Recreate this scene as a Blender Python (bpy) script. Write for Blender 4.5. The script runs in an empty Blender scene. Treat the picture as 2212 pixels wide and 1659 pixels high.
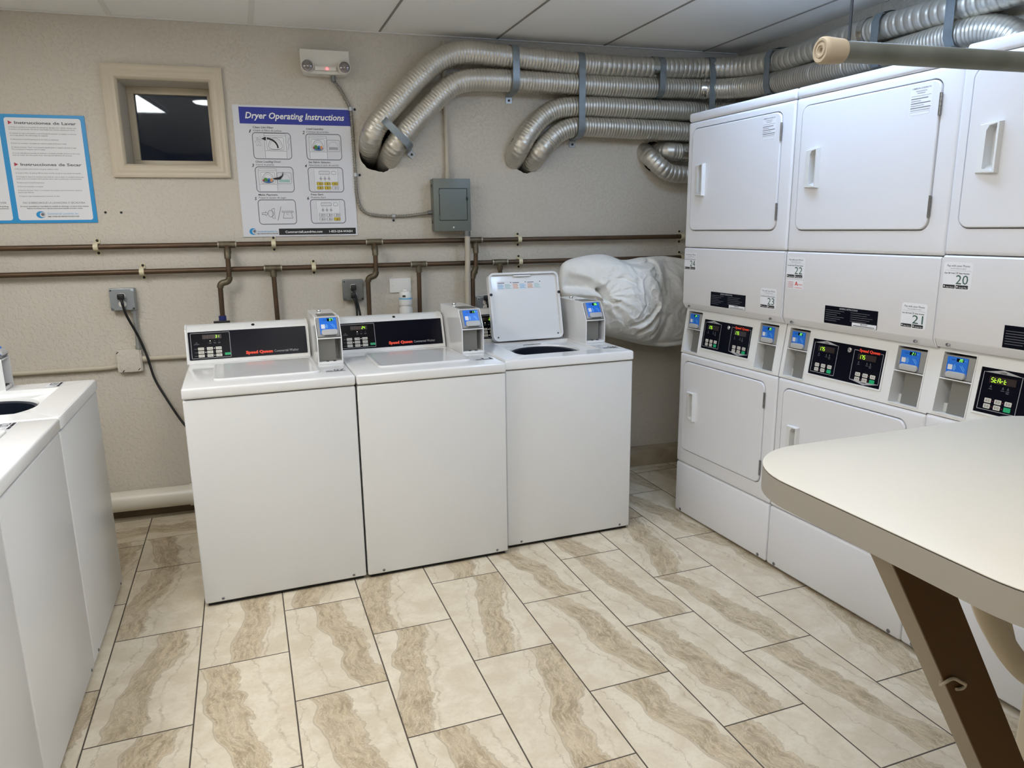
# Communal laundry room: three top-load washers along the back wall, more on the left,
# stacked dryers on the right, exhaust ducts, copper supply lines, posters, folding table.
import bpy, bmesh, math, random
from mathutils import Vector, Matrix, noise

SC = bpy.context.scene
COL = SC.collection
random.seed(11)
PI = math.pi

# ------------------------------------------------------------------ materials
def s2l(c):
    return c / 12.92 if c <= 0.04045 else ((c + 0.055) / 1.055) ** 2.4

def hx(h):
    h = h.lstrip('#')
    return tuple(s2l(int(h[i:i + 2], 16) / 255) for i in (0, 2, 4)) + (1.0,)

def nd(nt, kind, **kw):
    n = nt.nodes.new(kind)
    for k, v in kw.items():
        setattr(n, k, v)
    return n

def mat(name, col, rough=0.5, metal=0.0, spec=0.5, coat=0.0, bump=None, vary=None, emis=None, estr=0.0):
    """bump=(scale,strength,distance)  vary=(scale,colour2,amount)"""
    m = bpy.data.materials.new(name)
    m.use_nodes = True
    nt = m.node_tree
    b = nt.nodes['Principled BSDF']
    c = hx(col) if isinstance(col, str) else col
    b.inputs['Base Color'].default_value = c
    b.inputs['Roughness'].default_value = rough
    b.inputs['Metallic'].default_value = metal
    b.inputs['Specular IOR Level'].default_value = spec
    b.inputs['Coat Weight'].default_value = coat
    b.inputs['Coat Roughness'].default_value = 0.08
    if emis:
        b.inputs['Emission Color'].default_value = hx(emis)
        b.inputs['Emission Strength'].default_value = estr
    if bump or vary:
        tc = nd(nt, 'ShaderNodeTexCoord')
    if bump:
        n = nd(nt, 'ShaderNodeTexNoise')
        n.inputs['Scale'].default_value = bump[0]
        n.inputs['Detail'].default_value = 4
        nt.links.new(tc.outputs['Object'], n.inputs['Vector'])
        bp = nd(nt, 'ShaderNodeBump')
        bp.inputs['Strength'].default_value = bump[1]
        bp.inputs['Distance'].default_value = bump[2]
        nt.links.new(n.outputs['Fac'], bp.inputs['Height'])
        nt.links.new(bp.outputs['Normal'], b.inputs['Normal'])
    if vary:
        n = nd(nt, 'ShaderNodeTexNoise')
        n.inputs['Scale'].default_value = vary[0]
        n.inputs['Detail'].default_value = 5
        nt.links.new(tc.outputs['Object'], n.inputs['Vector'])
        r = nd(nt, 'ShaderNodeMapRange')
        r.inputs['From Min'].default_value = 0.4
        r.inputs['From Max'].default_value = 0.72
        r.inputs['To Max'].default_value = vary[2]
        nt.links.new(n.outputs['Fac'], r.inputs['Value'])
        mx = nd(nt, 'ShaderNodeMix', data_type='RGBA')
        mx.inputs[6].default_value = c
        mx.inputs[7].default_value = hx(vary[1])
        nt.links.new(r.outputs['Result'], mx.inputs[0])
        nt.links.new(mx.outputs[2], b.inputs['Base Color'])
    return m

def wall_material(name, c1, c2):
    m = bpy.data.materials.new(name)
    m.use_nodes = True
    nt = m.node_tree
    L = nt.links.new
    b = nt.nodes['Principled BSDF']
    b.inputs['Roughness'].default_value = 0.62
    b.inputs['Specular IOR Level'].default_value = 0.35
    tc = nd(nt, 'ShaderNodeTexCoord')
    n1 = nd(nt, 'ShaderNodeTexNoise'); n1.inputs['Scale'].default_value = 55; n1.inputs['Detail'].default_value = 3; n1.inputs['Distortion'].default_value = 0.35
    n2 = nd(nt, 'ShaderNodeTexNoise'); n2.inputs['Scale'].default_value = 130; n2.inputs['Detail'].default_value = 3
    n3 = nd(nt, 'ShaderNodeTexNoise'); n3.inputs['Scale'].default_value = 2.3; n3.inputs['Detail'].default_value = 6
    n4 = nd(nt, 'ShaderNodeTexNoise'); n4.inputs['Scale'].default_value = 28; n4.inputs['Detail'].default_value = 2
    for n in (n1, n2, n3, n4):
        L(tc.outputs['Object'], n.inputs['Vector'])
    # rounded plaster blobs
    r1 = nd(nt, 'ShaderNodeMapRange'); r1.interpolation_type = 'SMOOTHSTEP'
    r1.inputs['From Min'].default_value = 0.38; r1.inputs['From Max'].default_value = 0.50
    L(n1.outputs['Fac'], r1.inputs['Value'])
    a = nd(nt, 'ShaderNodeMath', operation='MULTIPLY_ADD'); a.inputs[1].default_value = 0.35
    L(n2.outputs['Fac'], a.inputs[0]); L(r1.outputs['Result'], a.inputs[2])
    a2 = nd(nt, 'ShaderNodeMath', operation='MULTIPLY_ADD'); a2.inputs[1].default_value = 0.6
    L(n4.outputs['Fac'], a2.inputs[0]); L(a.outputs[0], a2.inputs[2])
    # faint block joints pressed through the plaster
    br = nd(nt, 'ShaderNodeTexBrick')
    br.inputs['Scale'].default_value = 1.0
    br.inputs['Brick Width'].default_value = 0.62
    br.inputs['Row Height'].default_value = 0.31
    br.inputs['Mortar Size'].default_value = 0.004
    br.inputs['Mortar Smooth'].default_value = 1.0
    mp = nd(nt, 'ShaderNodeMapping'); mp.inputs['Rotation'].default_value = (PI / 2, 0, 0); mp.inputs['Location'].default_value = (0.17, 0.06, 0.0)
    L(tc.outputs['Object'], mp.inputs['Vector']); L(mp.outputs['Vector'], br.inputs['Vector'])
    a3 = nd(nt, 'ShaderNodeMath', operation='MULTIPLY_ADD'); a3.inputs[1].default_value = -0.16
    L(br.outputs['Fac'], a3.inputs[0]); L(a2.outputs[0], a3.inputs[2])
    bp = nd(nt, 'ShaderNodeBump'); bp.inputs['Strength'].default_value = 0.42; bp.inputs['Distance'].default_value = 0.004
    L(a3.outputs[0], bp.inputs['Height']); L(bp.outputs['Normal'], b.inputs['Normal'])
    mx = nd(nt, 'ShaderNodeMix', data_type='RGBA')
    mx.inputs[6].default_value = hx(c1); mx.inputs[7].default_value = hx(c2)
    L(n3.outputs['Fac'], mx.inputs[0]); L(mx.outputs[2], b.inputs['Base Color'])
    return m

def tile_material(name, lift=1.0):
    """12x24 stone-look floor tile in a running bond, grout lines, one vein layout per tile."""
    m = bpy.data.materials.new(name)
    m.use_nodes = True
    nt = m.node_tree
    L = nt.links.new
    b = nt.nodes['Principled BSDF']
    tc = nd(nt, 'ShaderNodeTexCoord')
    sp = nd(nt, 'ShaderNodeSeparateXYZ'); L(tc.outputs['Object'], sp.inputs[0])

    def M(op, a, c=None, d=None):
        n = nd(nt, 'ShaderNodeMath', operation=op)
        for i, v in enumerate((a, c, d)):
            if v is None: continue
            if isinstance(v, (int, float)): n.inputs[i].default_value = v
            else: L(v, n.inputs[i])
        return n.outputs[0]
    PX, PY = 0.308, 0.613
    # strip behind y = 0.365 is laid the other way round
    back = M('GREATER_THAN', sp.outputs['Y'], 0.365)
    keep = M('SUBTRACT', 1.0, back)
    xs = M('ADD', M('MULTIPLY', sp.outputs['X'], keep), M('MULTIPLY', M('SUBTRACT', sp.outputs['Y'], 0.365), back))
    ys = M('ADD', M('MULTIPLY', sp.outputs['Y'], keep), M('MULTIPLY', sp.outputs['X'], back))
    u = M('DIVIDE', xs, PX)
    cu = M('FLOOR', u)
    par = M('ABSOLUTE', M('MODULO', M('ADD', cu, 100.0), 2.0))
    v = M('ADD', M('DIVIDE', ys, PY), M('MULTIPLY', par, 0.5))
    cv = M('FLOOR', v)
    fu = M('SUBTRACT', u, cu)
    fv = M('SUBTRACT', v, cv)
    du = M('MULTIPLY', M('MINIMUM', fu, M('SUBTRACT', 1.0, fu)), PX)
    dv = M('MULTIPLY', M('MINIMUM', fv, M('SUBTRACT', 1.0, fv)), PY)
    d = M('MINIMUM', du, dv)
    gr = nd(nt, 'ShaderNodeMapRange'); gr.interpolation_type = 'SMOOTHSTEP'
    gr.inputs['From Min'].default_value = 0.0017; gr.inputs['From Max'].default_value = 0.0030
    L(d, gr.inputs['Value'])          # 0 = grout, 1 = tile
    cell = nd(nt, 'ShaderNodeCombineXYZ'); L(cu, cell.inputs[0]); L(cv, cell.inputs[1])
    wn = nd(nt, 'ShaderNodeTexWhiteNoise', noise_dimensions='3D'); L(cell.outputs[0], wn.inputs['Vector'])
    sc = nd(nt, 'ShaderNodeSeparateColor'); L(wn.outputs['Color'], sc.inputs[0])
    # one or two wavy mineral bands per tile, running along its length
    flip = M('SUBTRACT', M('MULTIPLY', M('GREATER_THAN', sc.outputs[0], 0.5), 2.0), 1.0)
    lx = M('MULTIPLY', M('SUBTRACT', fu, 0.5), PX)
    ly = M('MULTIPLY', M('SUBTRACT', fv, 0.5), PY)

    def noise(vx, vy, vz, scale, detail=5, rough=0.55, dist=0.0):
        c_ = nd(nt, 'ShaderNodeCombineXYZ')
        for i, v_ in enumerate((vx, vy, vz)):
            if isinstance(v_, (int, float)): c_.inputs[i].default_value = v_
            else: L(v_, c_.inputs[i])
        n = nd(nt, 'ShaderNodeTexNoise')
        n.inputs['Scale'].default_value = scale; n.inputs['Detail'].default_value = detail
        n.inputs['Roughness'].default_value = rough; n.inputs['Distortion'].default_value = dist
        L(c_.outputs[0], n.inputs['Vector'])
        return n.outputs['Fac']

    def smooth(v_, a_, b_, o0=0.0, o1=1.0):
        n = nd(nt, 'ShaderNodeMapRange'); n.interpolation_type = 'SMOOTHSTEP'
        n.inputs['From Min'].default_value = a_; n.inputs['From Max'].default_value = b_
        n.inputs['To Min'].default_value = o0; n.inputs['To Max'].default_value = o1
        L(v_, n.inputs['Value']); return n.outputs['Result']
    seed = M('MULTIPLY', sc.outputs[2], 61.0)
    wig = M('SUBTRACT', noise(M('MULTIPLY', lx, 0.55), M('ADD', ly, seed), 0.0, 4.2, 2, 0.5), 0.5)
    wob = M('SUBTRACT', noise(lx, M('ADD', ly, seed), 3.0, 22.0, 5, 0.62), 0.5)
    slant = M('MULTIPLY', M('MULTIPLY', ly, 0.20), flip)
    # distance from the band's wandering centre line (metres)
    xc = M('ADD', M('ADD', M('SUBTRACT', lx, M('MULTIPLY', M('SUBTRACT', sc.outputs[1], 0.5), 0.17)), slant), M('ADD', M('MULTIPLY', wig, 0.14), M('MULTIPLY', wob, 0.035)))
    wid = M('ADD', 0.018, M('MULTIPLY', noise(0.0, M('ADD', ly, seed), 7.0, 5.0, 2), 0.075))
    dband = M('SUBTRACT', M('ABSOLUTE', xc), wid)
    band = smooth(M('ADD', dband, M('MULTIPLY', wob, 0.03)), -0.012, 0.006, 1.0, 0.0)
    rim = smooth(M('ABSOLUTE', M('ADD', dband, M('MULTIPLY', wob, 0.03))), 0.0, 0.0042, 1.0, 0.0)
    # a thinner companion vein to one side
    xv = M('SUBTRACT', xc, M('ADD', 0.075, M('MULTIPLY', sc.outputs[0], 0.06)))
    vein = smooth(M('ABSOLUTE', M('ADD', xv, M('MULTIPLY', wob, 0.03))), 0.001, 0.008, 1.0, 0.0)
    xv2 = M('ADD', xc, M('ADD', 0.085, M('MULTIPLY', sc.outputs[2], 0.06)))
    vein2 = smooth(M('ABSOLUTE', M('ADD', xv2, M('MULTIPLY', wob, 0.045))), 0.0, 0.0045, 1.0, 0.0)
    # ripples and lacing that follow the band
    rip = noise(M('MULTIPLY', xc, 1.0), M('MULTIPLY', M('ADD', ly, seed), 0.22), 1.7, 62.0, 5, 0.62, 0.6)
    lace = smooth(M('ABSOLUTE', M('SUBTRACT', noise(M('MULTIPLY', xc, 1.0), M('MULTIPLY', M('ADD', ly, seed), 0.42), 5.1, 42.0, 4, 0.6, 1.2), 0.5)), 0.0, 0.035, 1.0, 0.0)
    cloud = noise(lx, M('ADD', ly, seed), 9.0, 9.0, 6, 0.6, 0.4)
    mottv = noise(lx, M('ADD', ly, seed), 11.0, 75.0, 4, 0.6)

    def mix(f, a, c):
        n = nd(nt, 'ShaderNodeMix', data_type='RGBA')
        if isinstance(f, (int, float)): n.inputs[0].default_value = f
        else: L(f, n.inputs[0])
        for i, v in ((6, a), (7, c)):
            if isinstance(v, str): n.inputs[i].default_value = hx(v)
            else: L(v, n.inputs[i])
        return n.outputs[2]
    base = mix(smooth(cloud, 0.35, 0.65), '#CFC1A8', '#DDD2BC')
    base = mix(M('MULTIPLY', smooth(mottv, 0.45, 0.75), 0.35), base, '#BFB198')
    tan = mix(smooth(rip, 0.36, 0.66), '#8F7B5D', '#C2AE8D')
    c = mix(M('MULTIPLY', band, M('ADD', 0.45, M('MULTIPLY', smooth(cloud, 0.3, 0.6), 0.4))), base, tan)
    c = mix(M('MULTIPLY', M('MULTIPLY', lace, band), 0.5), c, '#DED1B8')
    c = mix(M('MULTIPLY', rim, 0.42), c, '#8B7A61')
    c = mix(M('MULTIPLY', vein, M('MULTIPLY', smooth(rip, 0.3, 0.7), 0.55)), c, '#97866B')
    c = mix(M('MULTIPLY', vein2, 0.4), c, '#8F7F68')
    c = mix(M('MULTIPLY', sc.outputs[1], 0.08), c, '#A3957F')
    c = mix(gr.outputs['Result'], '#4F463C', c)
    L(c, b.inputs['Base Color'])
    rr = nd(nt, 'ShaderNodeMapRange'); rr.inputs['To Min'].default_value = 0.85; rr.inputs['To Max'].default_value = 0.42
    L(gr.outputs['Result'], rr.inputs['Value']); L(rr.outputs['Result'], b.inputs['Roughness'])
    b.inputs['Specular IOR Level'].default_value = 0.45
    h = M('ADD', M('MULTIPLY', gr.outputs['Result'], 1.0), M('MULTIPLY', rip, 0.12))
    bp = nd(nt, 'ShaderNodeBump'); bp.inputs['Strength'].default_value = 0.5; bp.inputs['Distance'].default_value = 0.002
    L(h, bp.inputs['Height']); L(bp.outputs['Normal'], b.inputs['Normal'])
    return m

def glass_material(name):
    m = bpy.data.materials.new(name); m.use_nodes = True
    b = m.node_tree.nodes['Principled BSDF']
    b.inputs['Base Color'].default_value = hx('#C8D4DC')
    b.inputs['Roughness'].default_value = 0.02
    b.inputs['Transmission Weight'].default_value = 1.0
    b.inputs['IOR'].default_value = 1.5
    return m

def emit_material(name, col, strength):
    m = bpy.data.materials.new(name); m.use_nodes = True
    nt = m.node_tree
    b = nt.nodes['Principled BSDF']
    b.inputs['Base Color'].default_value = (0.02, 0.02, 0.02, 1)
    b.inputs['Emission Color'].default_value = hx(col) if isinstance(col, str) else col
    b.inputs['Emission Strength'].default_value = strength
    return m

MT = {}
def K(key):
    return MT[key]

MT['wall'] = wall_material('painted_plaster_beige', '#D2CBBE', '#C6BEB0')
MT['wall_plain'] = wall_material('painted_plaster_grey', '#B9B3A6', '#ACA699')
MT['tile'] = tile_material('stone_look_floor_tile')
MT['base_tile'] = mat('base_tile_beige', '#B6A78E', 0.5, vary=(9, '#8F8069', 0.7))
MT['base_board'] = mat('base_board_brown', '#6A5A42', 0.6)
MT['ceil'] = mat('ceiling_tile_white', '#F3F2EE', 0.85, spec=0.2, bump=(160, 0.15, 0.002))
MT['tbar'] = mat('ceiling_grid_white', '#E4E3DD', 0.5)
MT['trimpaint'] = mat('painted_wood_cream', '#CBBFA9', 0.45, bump=(70, 0.08, 0.002))
MT['enamel'] = mat('white_enamel_gloss', '#E2E2E1', 0.16, spec=0.5, coat=0.3)
MT['enamel_front'] = mat('white_enamel_satin', '#DCDCDA', 0.28, spec=0.5, bump=(420, 0.05, 0.0006))
MT['enamel_dryer'] = mat('white_enamel_dryer', '#DDDDE0', 0.36, spec=0.45, bump=(500, 0.06, 0.0006))
MT['plastic_w'] = mat('white_plastic', '#DFDFDD', 0.35)
MT['pvc'] = mat('white_pvc', '#E4E3DE', 0.3)
MT['pvc_paint'] = mat('painted_drain_pipe', '#D8D2C4', 0.35, bump=(60, 0.1, 0.002))
MT['shadow'] = mat('black_gap_shadow', '#0B0B0C', 0.8)  # black standing in for shade under the machines, also the panel door joint
MT['black'] = mat('black_plastic', '#0D0D0E', 0.4)
MT['cord'] = mat('black_cord_rubber', '#111112', 0.5)
MT['panel'] = mat('navy_glass_panel', '#060714', 0.22, spec=0.1)
MT['panelbox'] = mat('navy_panel_window', '#08080E', 0.22, spec=0.1)
MT['disp'] = mat('display_strip_dark', '#2A1E1C', 0.2)
MT['seg'] = emit_material('display_segment_lime', '#A2E62A', 1.7)
MT['seg_off'] = mat('display_segment_off', '#3A2724', 0.3)
MT['seg_g'] = emit_material('reader_segment_green', '#7CFF6A', 2.2)
MT['led'] = emit_material('indicator_led_white', '#FFF4DC', 3.0)
MT['led_r'] = emit_material('indicator_led_red', '#FF4A50', 4.0)
MT['btn'] = mat('button_cream', '#CFCBC0', 0.45)
MT['btn_g'] = mat('button_green', '#12A36A', 0.4)
MT['orange'] = mat('lettering_orange', '#F0482A', 0.5)
MT['red'] = mat('lettering_red', '#E23A2C', 0.5)
MT['ink_w'] = mat('lettering_white', '#EDEDEC', 0.5)
MT['ink_g'] = mat('lettering_grey', '#A9A9AD', 0.5)
MT['ink_dim'] = mat('lettering_dim', '#55565E', 0.5)
MT['ink'] = mat('lettering_black', '#1A1A1C', 0.6)
MT['ink_soft'] = mat('lettering_soft_grey', '#6F6F76', 0.6)
MT['ink_green'] = mat('lettering_dark_green', '#33564C', 0.6)
MT['paper'] = mat('paper_white', '#E4E5E8', 0.45)
MT['paper2'] = mat('paper_cool_white', '#DADBE0', 0.4)
MT['blue'] = mat('poster_royal_blue', '#1B2FA5', 0.4)
MT['blue_d'] = mat('poster_royal_blue_stripe', '#15257F', 0.4)
MT['sky'] = mat('poster_sky_blue', '#1E93D2', 0.4)
MT['sky_l'] = mat('poster_light_blue', '#7DB9DC', 0.4)
MT['maroon'] = mat('poster_red_arrow', '#B23A48', 0.5)
MT['yellow'] = mat('poster_yellow', '#D9C02E', 0.5)
MT['teal'] = mat('poster_teal', '#9FC4BF', 0.5)
MT['cl_g'] = mat('poster_green', '#4C8A3A', 0.5)
MT['cl_b'] = mat('poster_blue', '#2F6FB8', 0.5)
MT['cl_o'] = mat('poster_orange', '#D9945A', 0.5)
MT['reader'] = mat('reader_blue', '#1470DC', 0.35)
MT['reader_d'] = mat('reader_blue_ink', '#0D4FA8', 0.35)
MT['reader_l'] = mat('reader_light_blue', '#6FB4F2', 0.35)
MT['bezel'] = mat('reader_grey', '#8E8E8C', 0.4)
MT['bezel_l'] = mat('reader_lip_grey', '#AFAFAE', 0.4)
MT['bezel_d'] = mat('reader_dark', '#3A3B3E', 0.5)
MT['steel'] = mat('brushed_steel_plate', '#7E7C76', 0.45, metal=0.35, bump=(90, 0.1, 0.001))
MT['chrome'] = mat('chrome', '#C8C8C8', 0.18, metal=1.0)
MT['hinge'] = mat('hinge_steel', '#8B8B8A', 0.3, metal=0.9)
MT['screw'] = mat('screw_grey', '#77777A', 0.4, metal=0.7)
MT['duct'] = mat('aluminium_flex_duct', '#D6D1C6', 0.42, metal=0.85, bump=(60, 0.25, 0.002), vary=(8, '#BDB7AB', 0.6))
MT['duct_tape'] = mat('foil_tape', '#C9C6BE', 0.2, metal=1.0, bump=(40, 0.5, 0.004))
MT['strap'] = mat('galvanised_strap', '#8F979B', 0.42, metal=0.6, vary=(30, '#7B8488', 0.6))
MT['tab'] = mat('galvanised_tab', '#B9BBBC', 0.4, metal=0.4)
MT['hole'] = mat('cored_hole_concrete', '#3A362E', 0.95, bump=(50, 0.8, 0.01))
MT['copper'] = mat('aged_copper', '#5E4936', 0.42, metal=0.45, vary=(7, '#453A2C', 0.9))
MT['copper_d'] = mat('tarnished_brass_fitting', '#5A4E3C', 0.45, metal=0.5, vary=(20, '#7B7660', 0.8))
MT['solder'] = mat('solder_ring', '#A9A294', 0.4, metal=0.6)
MT['clamp'] = mat('cream_pipe_clamp', '#D8CFAE', 0.5)
MT['conduit'] = mat('painted_conduit', '#BFB5A2', 0.5)
MT['emt'] = mat('galvanised_conduit', '#A9ABAA', 0.35, metal=0.6)
MT['greybox'] = mat('grey_enamel_panel', '#6A7069', 0.38, bump=(80, 0.05, 0.001))
MT['greybox2'] = mat('grey_enamel_door', '#676E68', 0.35)
MT['boxmetal'] = mat('galvanised_box', '#9BA1A4', 0.38, metal=0.6)
MT['armour'] = mat('armoured_sheath', '#8E897E', 0.4, metal=0.5)
MT['ceil_gap'] = mat('ceiling_joint_grey', '#8E8C86', 0.8)
MT['boxmetal_d'] = mat('galvanised_box_dark', '#7A7C7B', 0.42, metal=0.6)
MT['recept'] = mat('receptacle_ivory', '#E0DDD2', 0.4)
MT['plate'] = mat('blank_plate_white', '#E6E4DD', 0.35)
MT['bluebit'] = mat('valve_blue', '#25306E', 0.45)
MT['housing'] = mat('light_housing_white', '#DAD6CB', 0.4)
MT['lens'] = mat('lamp_lens_grey', '#8D8786', 0.12, metal=0.5)
MT['cloth'] = mat('white_cotton_duvet', '#F2F1EC', 0.85, spec=0.2, bump=(120, 0.4, 0.004))
MT['navy'] = mat('tub_ring_navy', '#141A26', 0.35)
MT['tubsteel'] = mat('tub_stainless', '#4A4B4E', 0.4, metal=0.8)
MT['laminate'] = mat('table_laminate_cream', '#C6C0B2', 0.42, spec=0.3)
MT['edgeband'] = mat('table_edge_beige', '#969086', 0.45)
MT['edgedark'] = mat('table_seam_dark', '#4A4238', 0.6)
MT['leg_l'] = mat('table_leg_taupe', '#8B806E', 0.5)
MT['leg_shade'] = mat('table_leg_shade_brown', '#4A2F04', 0.5, spec=0.3)  # brown carries the shade on the leg's wide face
MT['chair'] = mat('cream_resin_chair', '#CFC4AE', 0.4)
MT['railsteel'] = mat('galvanised_rail', '#7E8381', 0.5, metal=0.6, vary=(14, '#666C68', 0.8))
MT['rubber'] = mat('beige_rubber_tip', '#A99D8A', 0.6)
MT['rod'] = mat('dark_threaded_rod', '#3D4450', 0.45, metal=0.6)
MT['glass'] = glass_material('window_glass')
MT['panel_warm'] = emit_material('light_diffuser_neutral', (1.0, 0.995, 0.985, 1), 11.0)
MT['panel_fill'] = emit_material('fill_diffuser_dimmer', (1.0, 0.995, 0.985, 1), 5.5)  # dimmer diffuser for the added, unseen fill panels
MT['panel_cool'] = emit_material('light_diffuser_cool', (0.50, 0.69, 1.0, 1), 10.0)

# ------------------------------------------------------------------ mesh builder
_tx = {}
def glyphs(s, bold, italic):
    k = (s, bold, italic)
    if k not in _tx:
        cu = bpy.data.curves.new('t', 'FONT')
        cu.body = s
        cu.size = 1.0
        cu.offset = bold
        cu.shear = 0.22 if italic else 0.0
        cu.resolution_u = 2
        cu.fill_mode = 'FRONT'
        ob = bpy.data.objects.new('t', cu)
        COL.objects.link(ob)
        dg = bpy.context.evaluated_depsgraph_get()
        ev = ob.evaluated_get(dg)
        me = ev.to_mesh()
        vs = [(v.co.x, v.co.y) for v in me.vertices]
        fs = [tuple(p.vertices) for p in me.polygons]
        ev.to_mesh_clear()
        bpy.data.objects.remove(ob)
        bpy.data.curves.remove(cu)
        x0 = min([v[0] for v in vs], default=0); x1 = max([v[0] for v in vs], default=1)
        _tx[k] = ([(x - x0, y) for x, y in vs], fs, x1 - x0)
    return _tx[k]

def rr_loop(x0, x1, z0, z1, r, n=6):
    r = max(min(r, (x1 - x0) / 2 - 1e-5, (z1 - z0) / 2 - 1e-5), 1e-5)
    out = []
    for cx, cz, a0 in ((x1 - r, z0 + r, -PI / 2), (x1 - r, z1 - r, 0), (x0 + r, z1 - r, PI / 2), (x0 + r, z0 + r, PI)):
        for i in range(n + 1):
            a = a0 + PI / 2 * i / n
            out.append((cx + r * math.cos(a), cz + r * math.sin(a)))
    return out

class MB:
    def __init__(s):
        s.v = []; s.f = []; s.mi = []; s.mats = []
        s.M = Matrix.Identity(4)

    def midx(s, m):
        m = MT[m] if isinstance(m, str) else m
        if m not in s.mats: s.mats.append(m)
        return s.mats.index(m)

    def raw(s, vs, fs, m, M=None):
        i = s.midx(m); o = len(s.v)
        MM = s.M @ M if M is not None else s.M
        for v in vs: s.v.append(MM @ Vector(v))
        for f in fs:
            s.f.append([o + k for k in f]); s.mi.append(i)
        return s

    def box(s, x0, x1, y0, y1, z0, z1, m, bev=0.0, seg=2, M=None):
        if bev <= 0:
            vs = [(x0, y0, z0), (x1, y0, z0), (x1, y1, z0), (x0, y1, z0), (x0, y0, z1), (x1, y0, z1), (x1, y1, z1), (x0, y1, z1)]
            return s.raw(vs, [(0, 3, 2, 1), (4, 5, 6, 7), (0, 1, 5, 4), (1, 2, 6, 5), (2, 3, 7, 6), (3, 0, 4, 7)], m, M)
        bm = bmesh.new()
        bmesh.ops.create_cube(bm, size=1)
        for v in bm.verts:
            v.co = Vector(((x0 + x1) / 2 + v.co.x * (x1 - x0), (y0 + y1) / 2 + v.co.y * (y1 - y0), (z0 + z1) / 2 + v.co.z * (z1 - z0)))
        bmesh.ops.bevel(bm, geom=list(bm.edges), offset=bev, segments=seg, profile=0.5, affect='EDGES')
        bm.verts.index_update()
        s.raw([v.co.copy() for v in bm.verts], [[v.index for v in f.verts] for f in bm.faces], m, M)
        bm.free()
        return s

    def loft(s, rings, m, closed=True, cap0=True, cap1=True, M=None):
        n = len(rings[0]); vs = [p for r in rings for p in r]; fs = []
        for i in range(len(rings) - 1):
            for j in range(n if closed else n - 1):
                k = (j + 1) % n
                fs.append((i * n + j, i * n + k, (i + 1) * n + k, (i + 1) * n + j))
        if cap0: fs.append(tuple(reversed(range(n))))
        if cap1: fs.append(tuple((len(rings) - 1) * n + j for j in range(n)))
        return s.raw(vs, fs, m, M)

    def rr(s, x0, x1, z0, z1, r, y0, y1, m, cham=0.0, n=6, M=None):
        """rounded rectangle in x-z, front at y0 (towards the viewer), back at y1"""
        rings = []
        if cham > 0:
            for t in (0.0, 0.3, 0.65, 1.0):
                c = cham * (1 - math.sin(t * PI / 2)); d = cham * (1 - math.cos(t * PI / 2))
                rings.append([(x, y0 + d, z) for x, z in rr_loop(x0 + c, x1 - c, z0 + c, z1 - c, max(r - c, 0.0005), n)])
        else:
            rings.append([(x, y0, z) for x, z in rr_loop(x0, x1, z0, z1, r, n)])
        rings.append([(x, y1, z) for x, z in rr_loop(x0, x1, z0, z1, r, n)])
        return s.loft(rings, m, M=M)

    def rrframe(s, o, i, ro, ri, y0, y1, m, n=6, M=None, inner_to=None):
        """flat frame between two rounded rectangles o=(x0,x1,z0,z1) and i; walls back to y1"""
        A = rr_loop(*o, ro, n); B = rr_loop(*i, ri, n)
        yb = y1 if inner_to is None else inner_to
        rings = [[(x, y1, z) for x, z in A], [(x, y0, z) for x, z in A], [(x, y0, z) for x, z in B], [(x, yb, z) for x, z in B]]
        return s.loft(rings, m, cap0=False, cap1=False, M=M)

    def prism(s, poly, a0, a1, m, axis='x', M=None):
        """poly of (p,q): axis x -> (y,z) profile swept in x ; axis y -> (x,z) ; axis z -> (x,y)"""
        def P(p, q, a):
            return (a, p, q) if axis == 'x' else ((p, a, q) if axis == 'y' else (p, q, a))
        return s.loft([[P(p, q, a0) for p, q in poly], [P(p, q, a1) for p, q in poly]], m, M=M)

    def cyl(s, a, b, r, m, n=18, r2=None, M=None, caps=True):
        a = Vector(a); b = Vector(b); d = (b - a).normalized()
        u = d.orthogonal().normalized(); w = d.cross(u)
        r2 = r if r2 is None else r2
        rings = [[p + u * (rad * math.cos(2 * PI * i / n)) + w * (rad * math.sin(2 * PI * i / n)) for i in range(n)] for p, rad in ((a, r), (b, r2))]
        return s.loft(rings, m, cap0=caps, cap1=caps, M=M)

    def lathe(s, prof, m, n=24, M=None, axis='z', cap0=True, cap1=True):
        def P(r, h, a):
            x, y = r * math.cos(a), r * math.sin(a)
            return (x, y, h) if axis == 'z' else ((x, h, y) if axis == 'y' else (h, x, y))
        return s.loft([[P(r, h, 2 * PI * i / n) for i in range(n)] for r, h in prof], m, cap0=cap0, cap1=cap1, M=M)

    def tube(s, path, r, m, n=12, caps=True, rf=None, M=None):
        P = [Vector(p) for p in path]
        rings = []; u = None
        for i, p in enumerate(P):
            t = (P[min(i + 1, len(P) - 1)] - P[max(i - 1, 0)])
            if t.length < 1e-9: continue
            t.normalize()
            if u is None: u = t.orthogonal().normalized()
            u = (u - t * u.dot(t)).normalized()
            w = t.cross(u)
            rad = rf(i) if rf else r
            rings.append([p + u * (rad * math.cos(2 * PI * k / n)) + w * (rad * math.sin(2 * PI * k / n)) for k in range(n)])
        return s.loft(rings, m, cap0=caps, cap1=caps, M=M)

    def strip(s, pts, width, th, m, wdir=(1, 0, 0), M=None):
        """a flat strap along pts, width along wdir"""
        P = [Vector(p) for p in pts]; W = Vector(wdir).normalized() * width / 2
        rings = []
        for i, p in enumerate(P):
            t = (P[min(i + 1, len(P) - 1)] - P[max(i - 1, 0)]).normalized()
            n = t.cross(W).normalized() * th / 2
            rings.append([p - W - n, p + W - n, p + W + n, p - W + n])
        return s.loft(rings, m, M=M)

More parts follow.
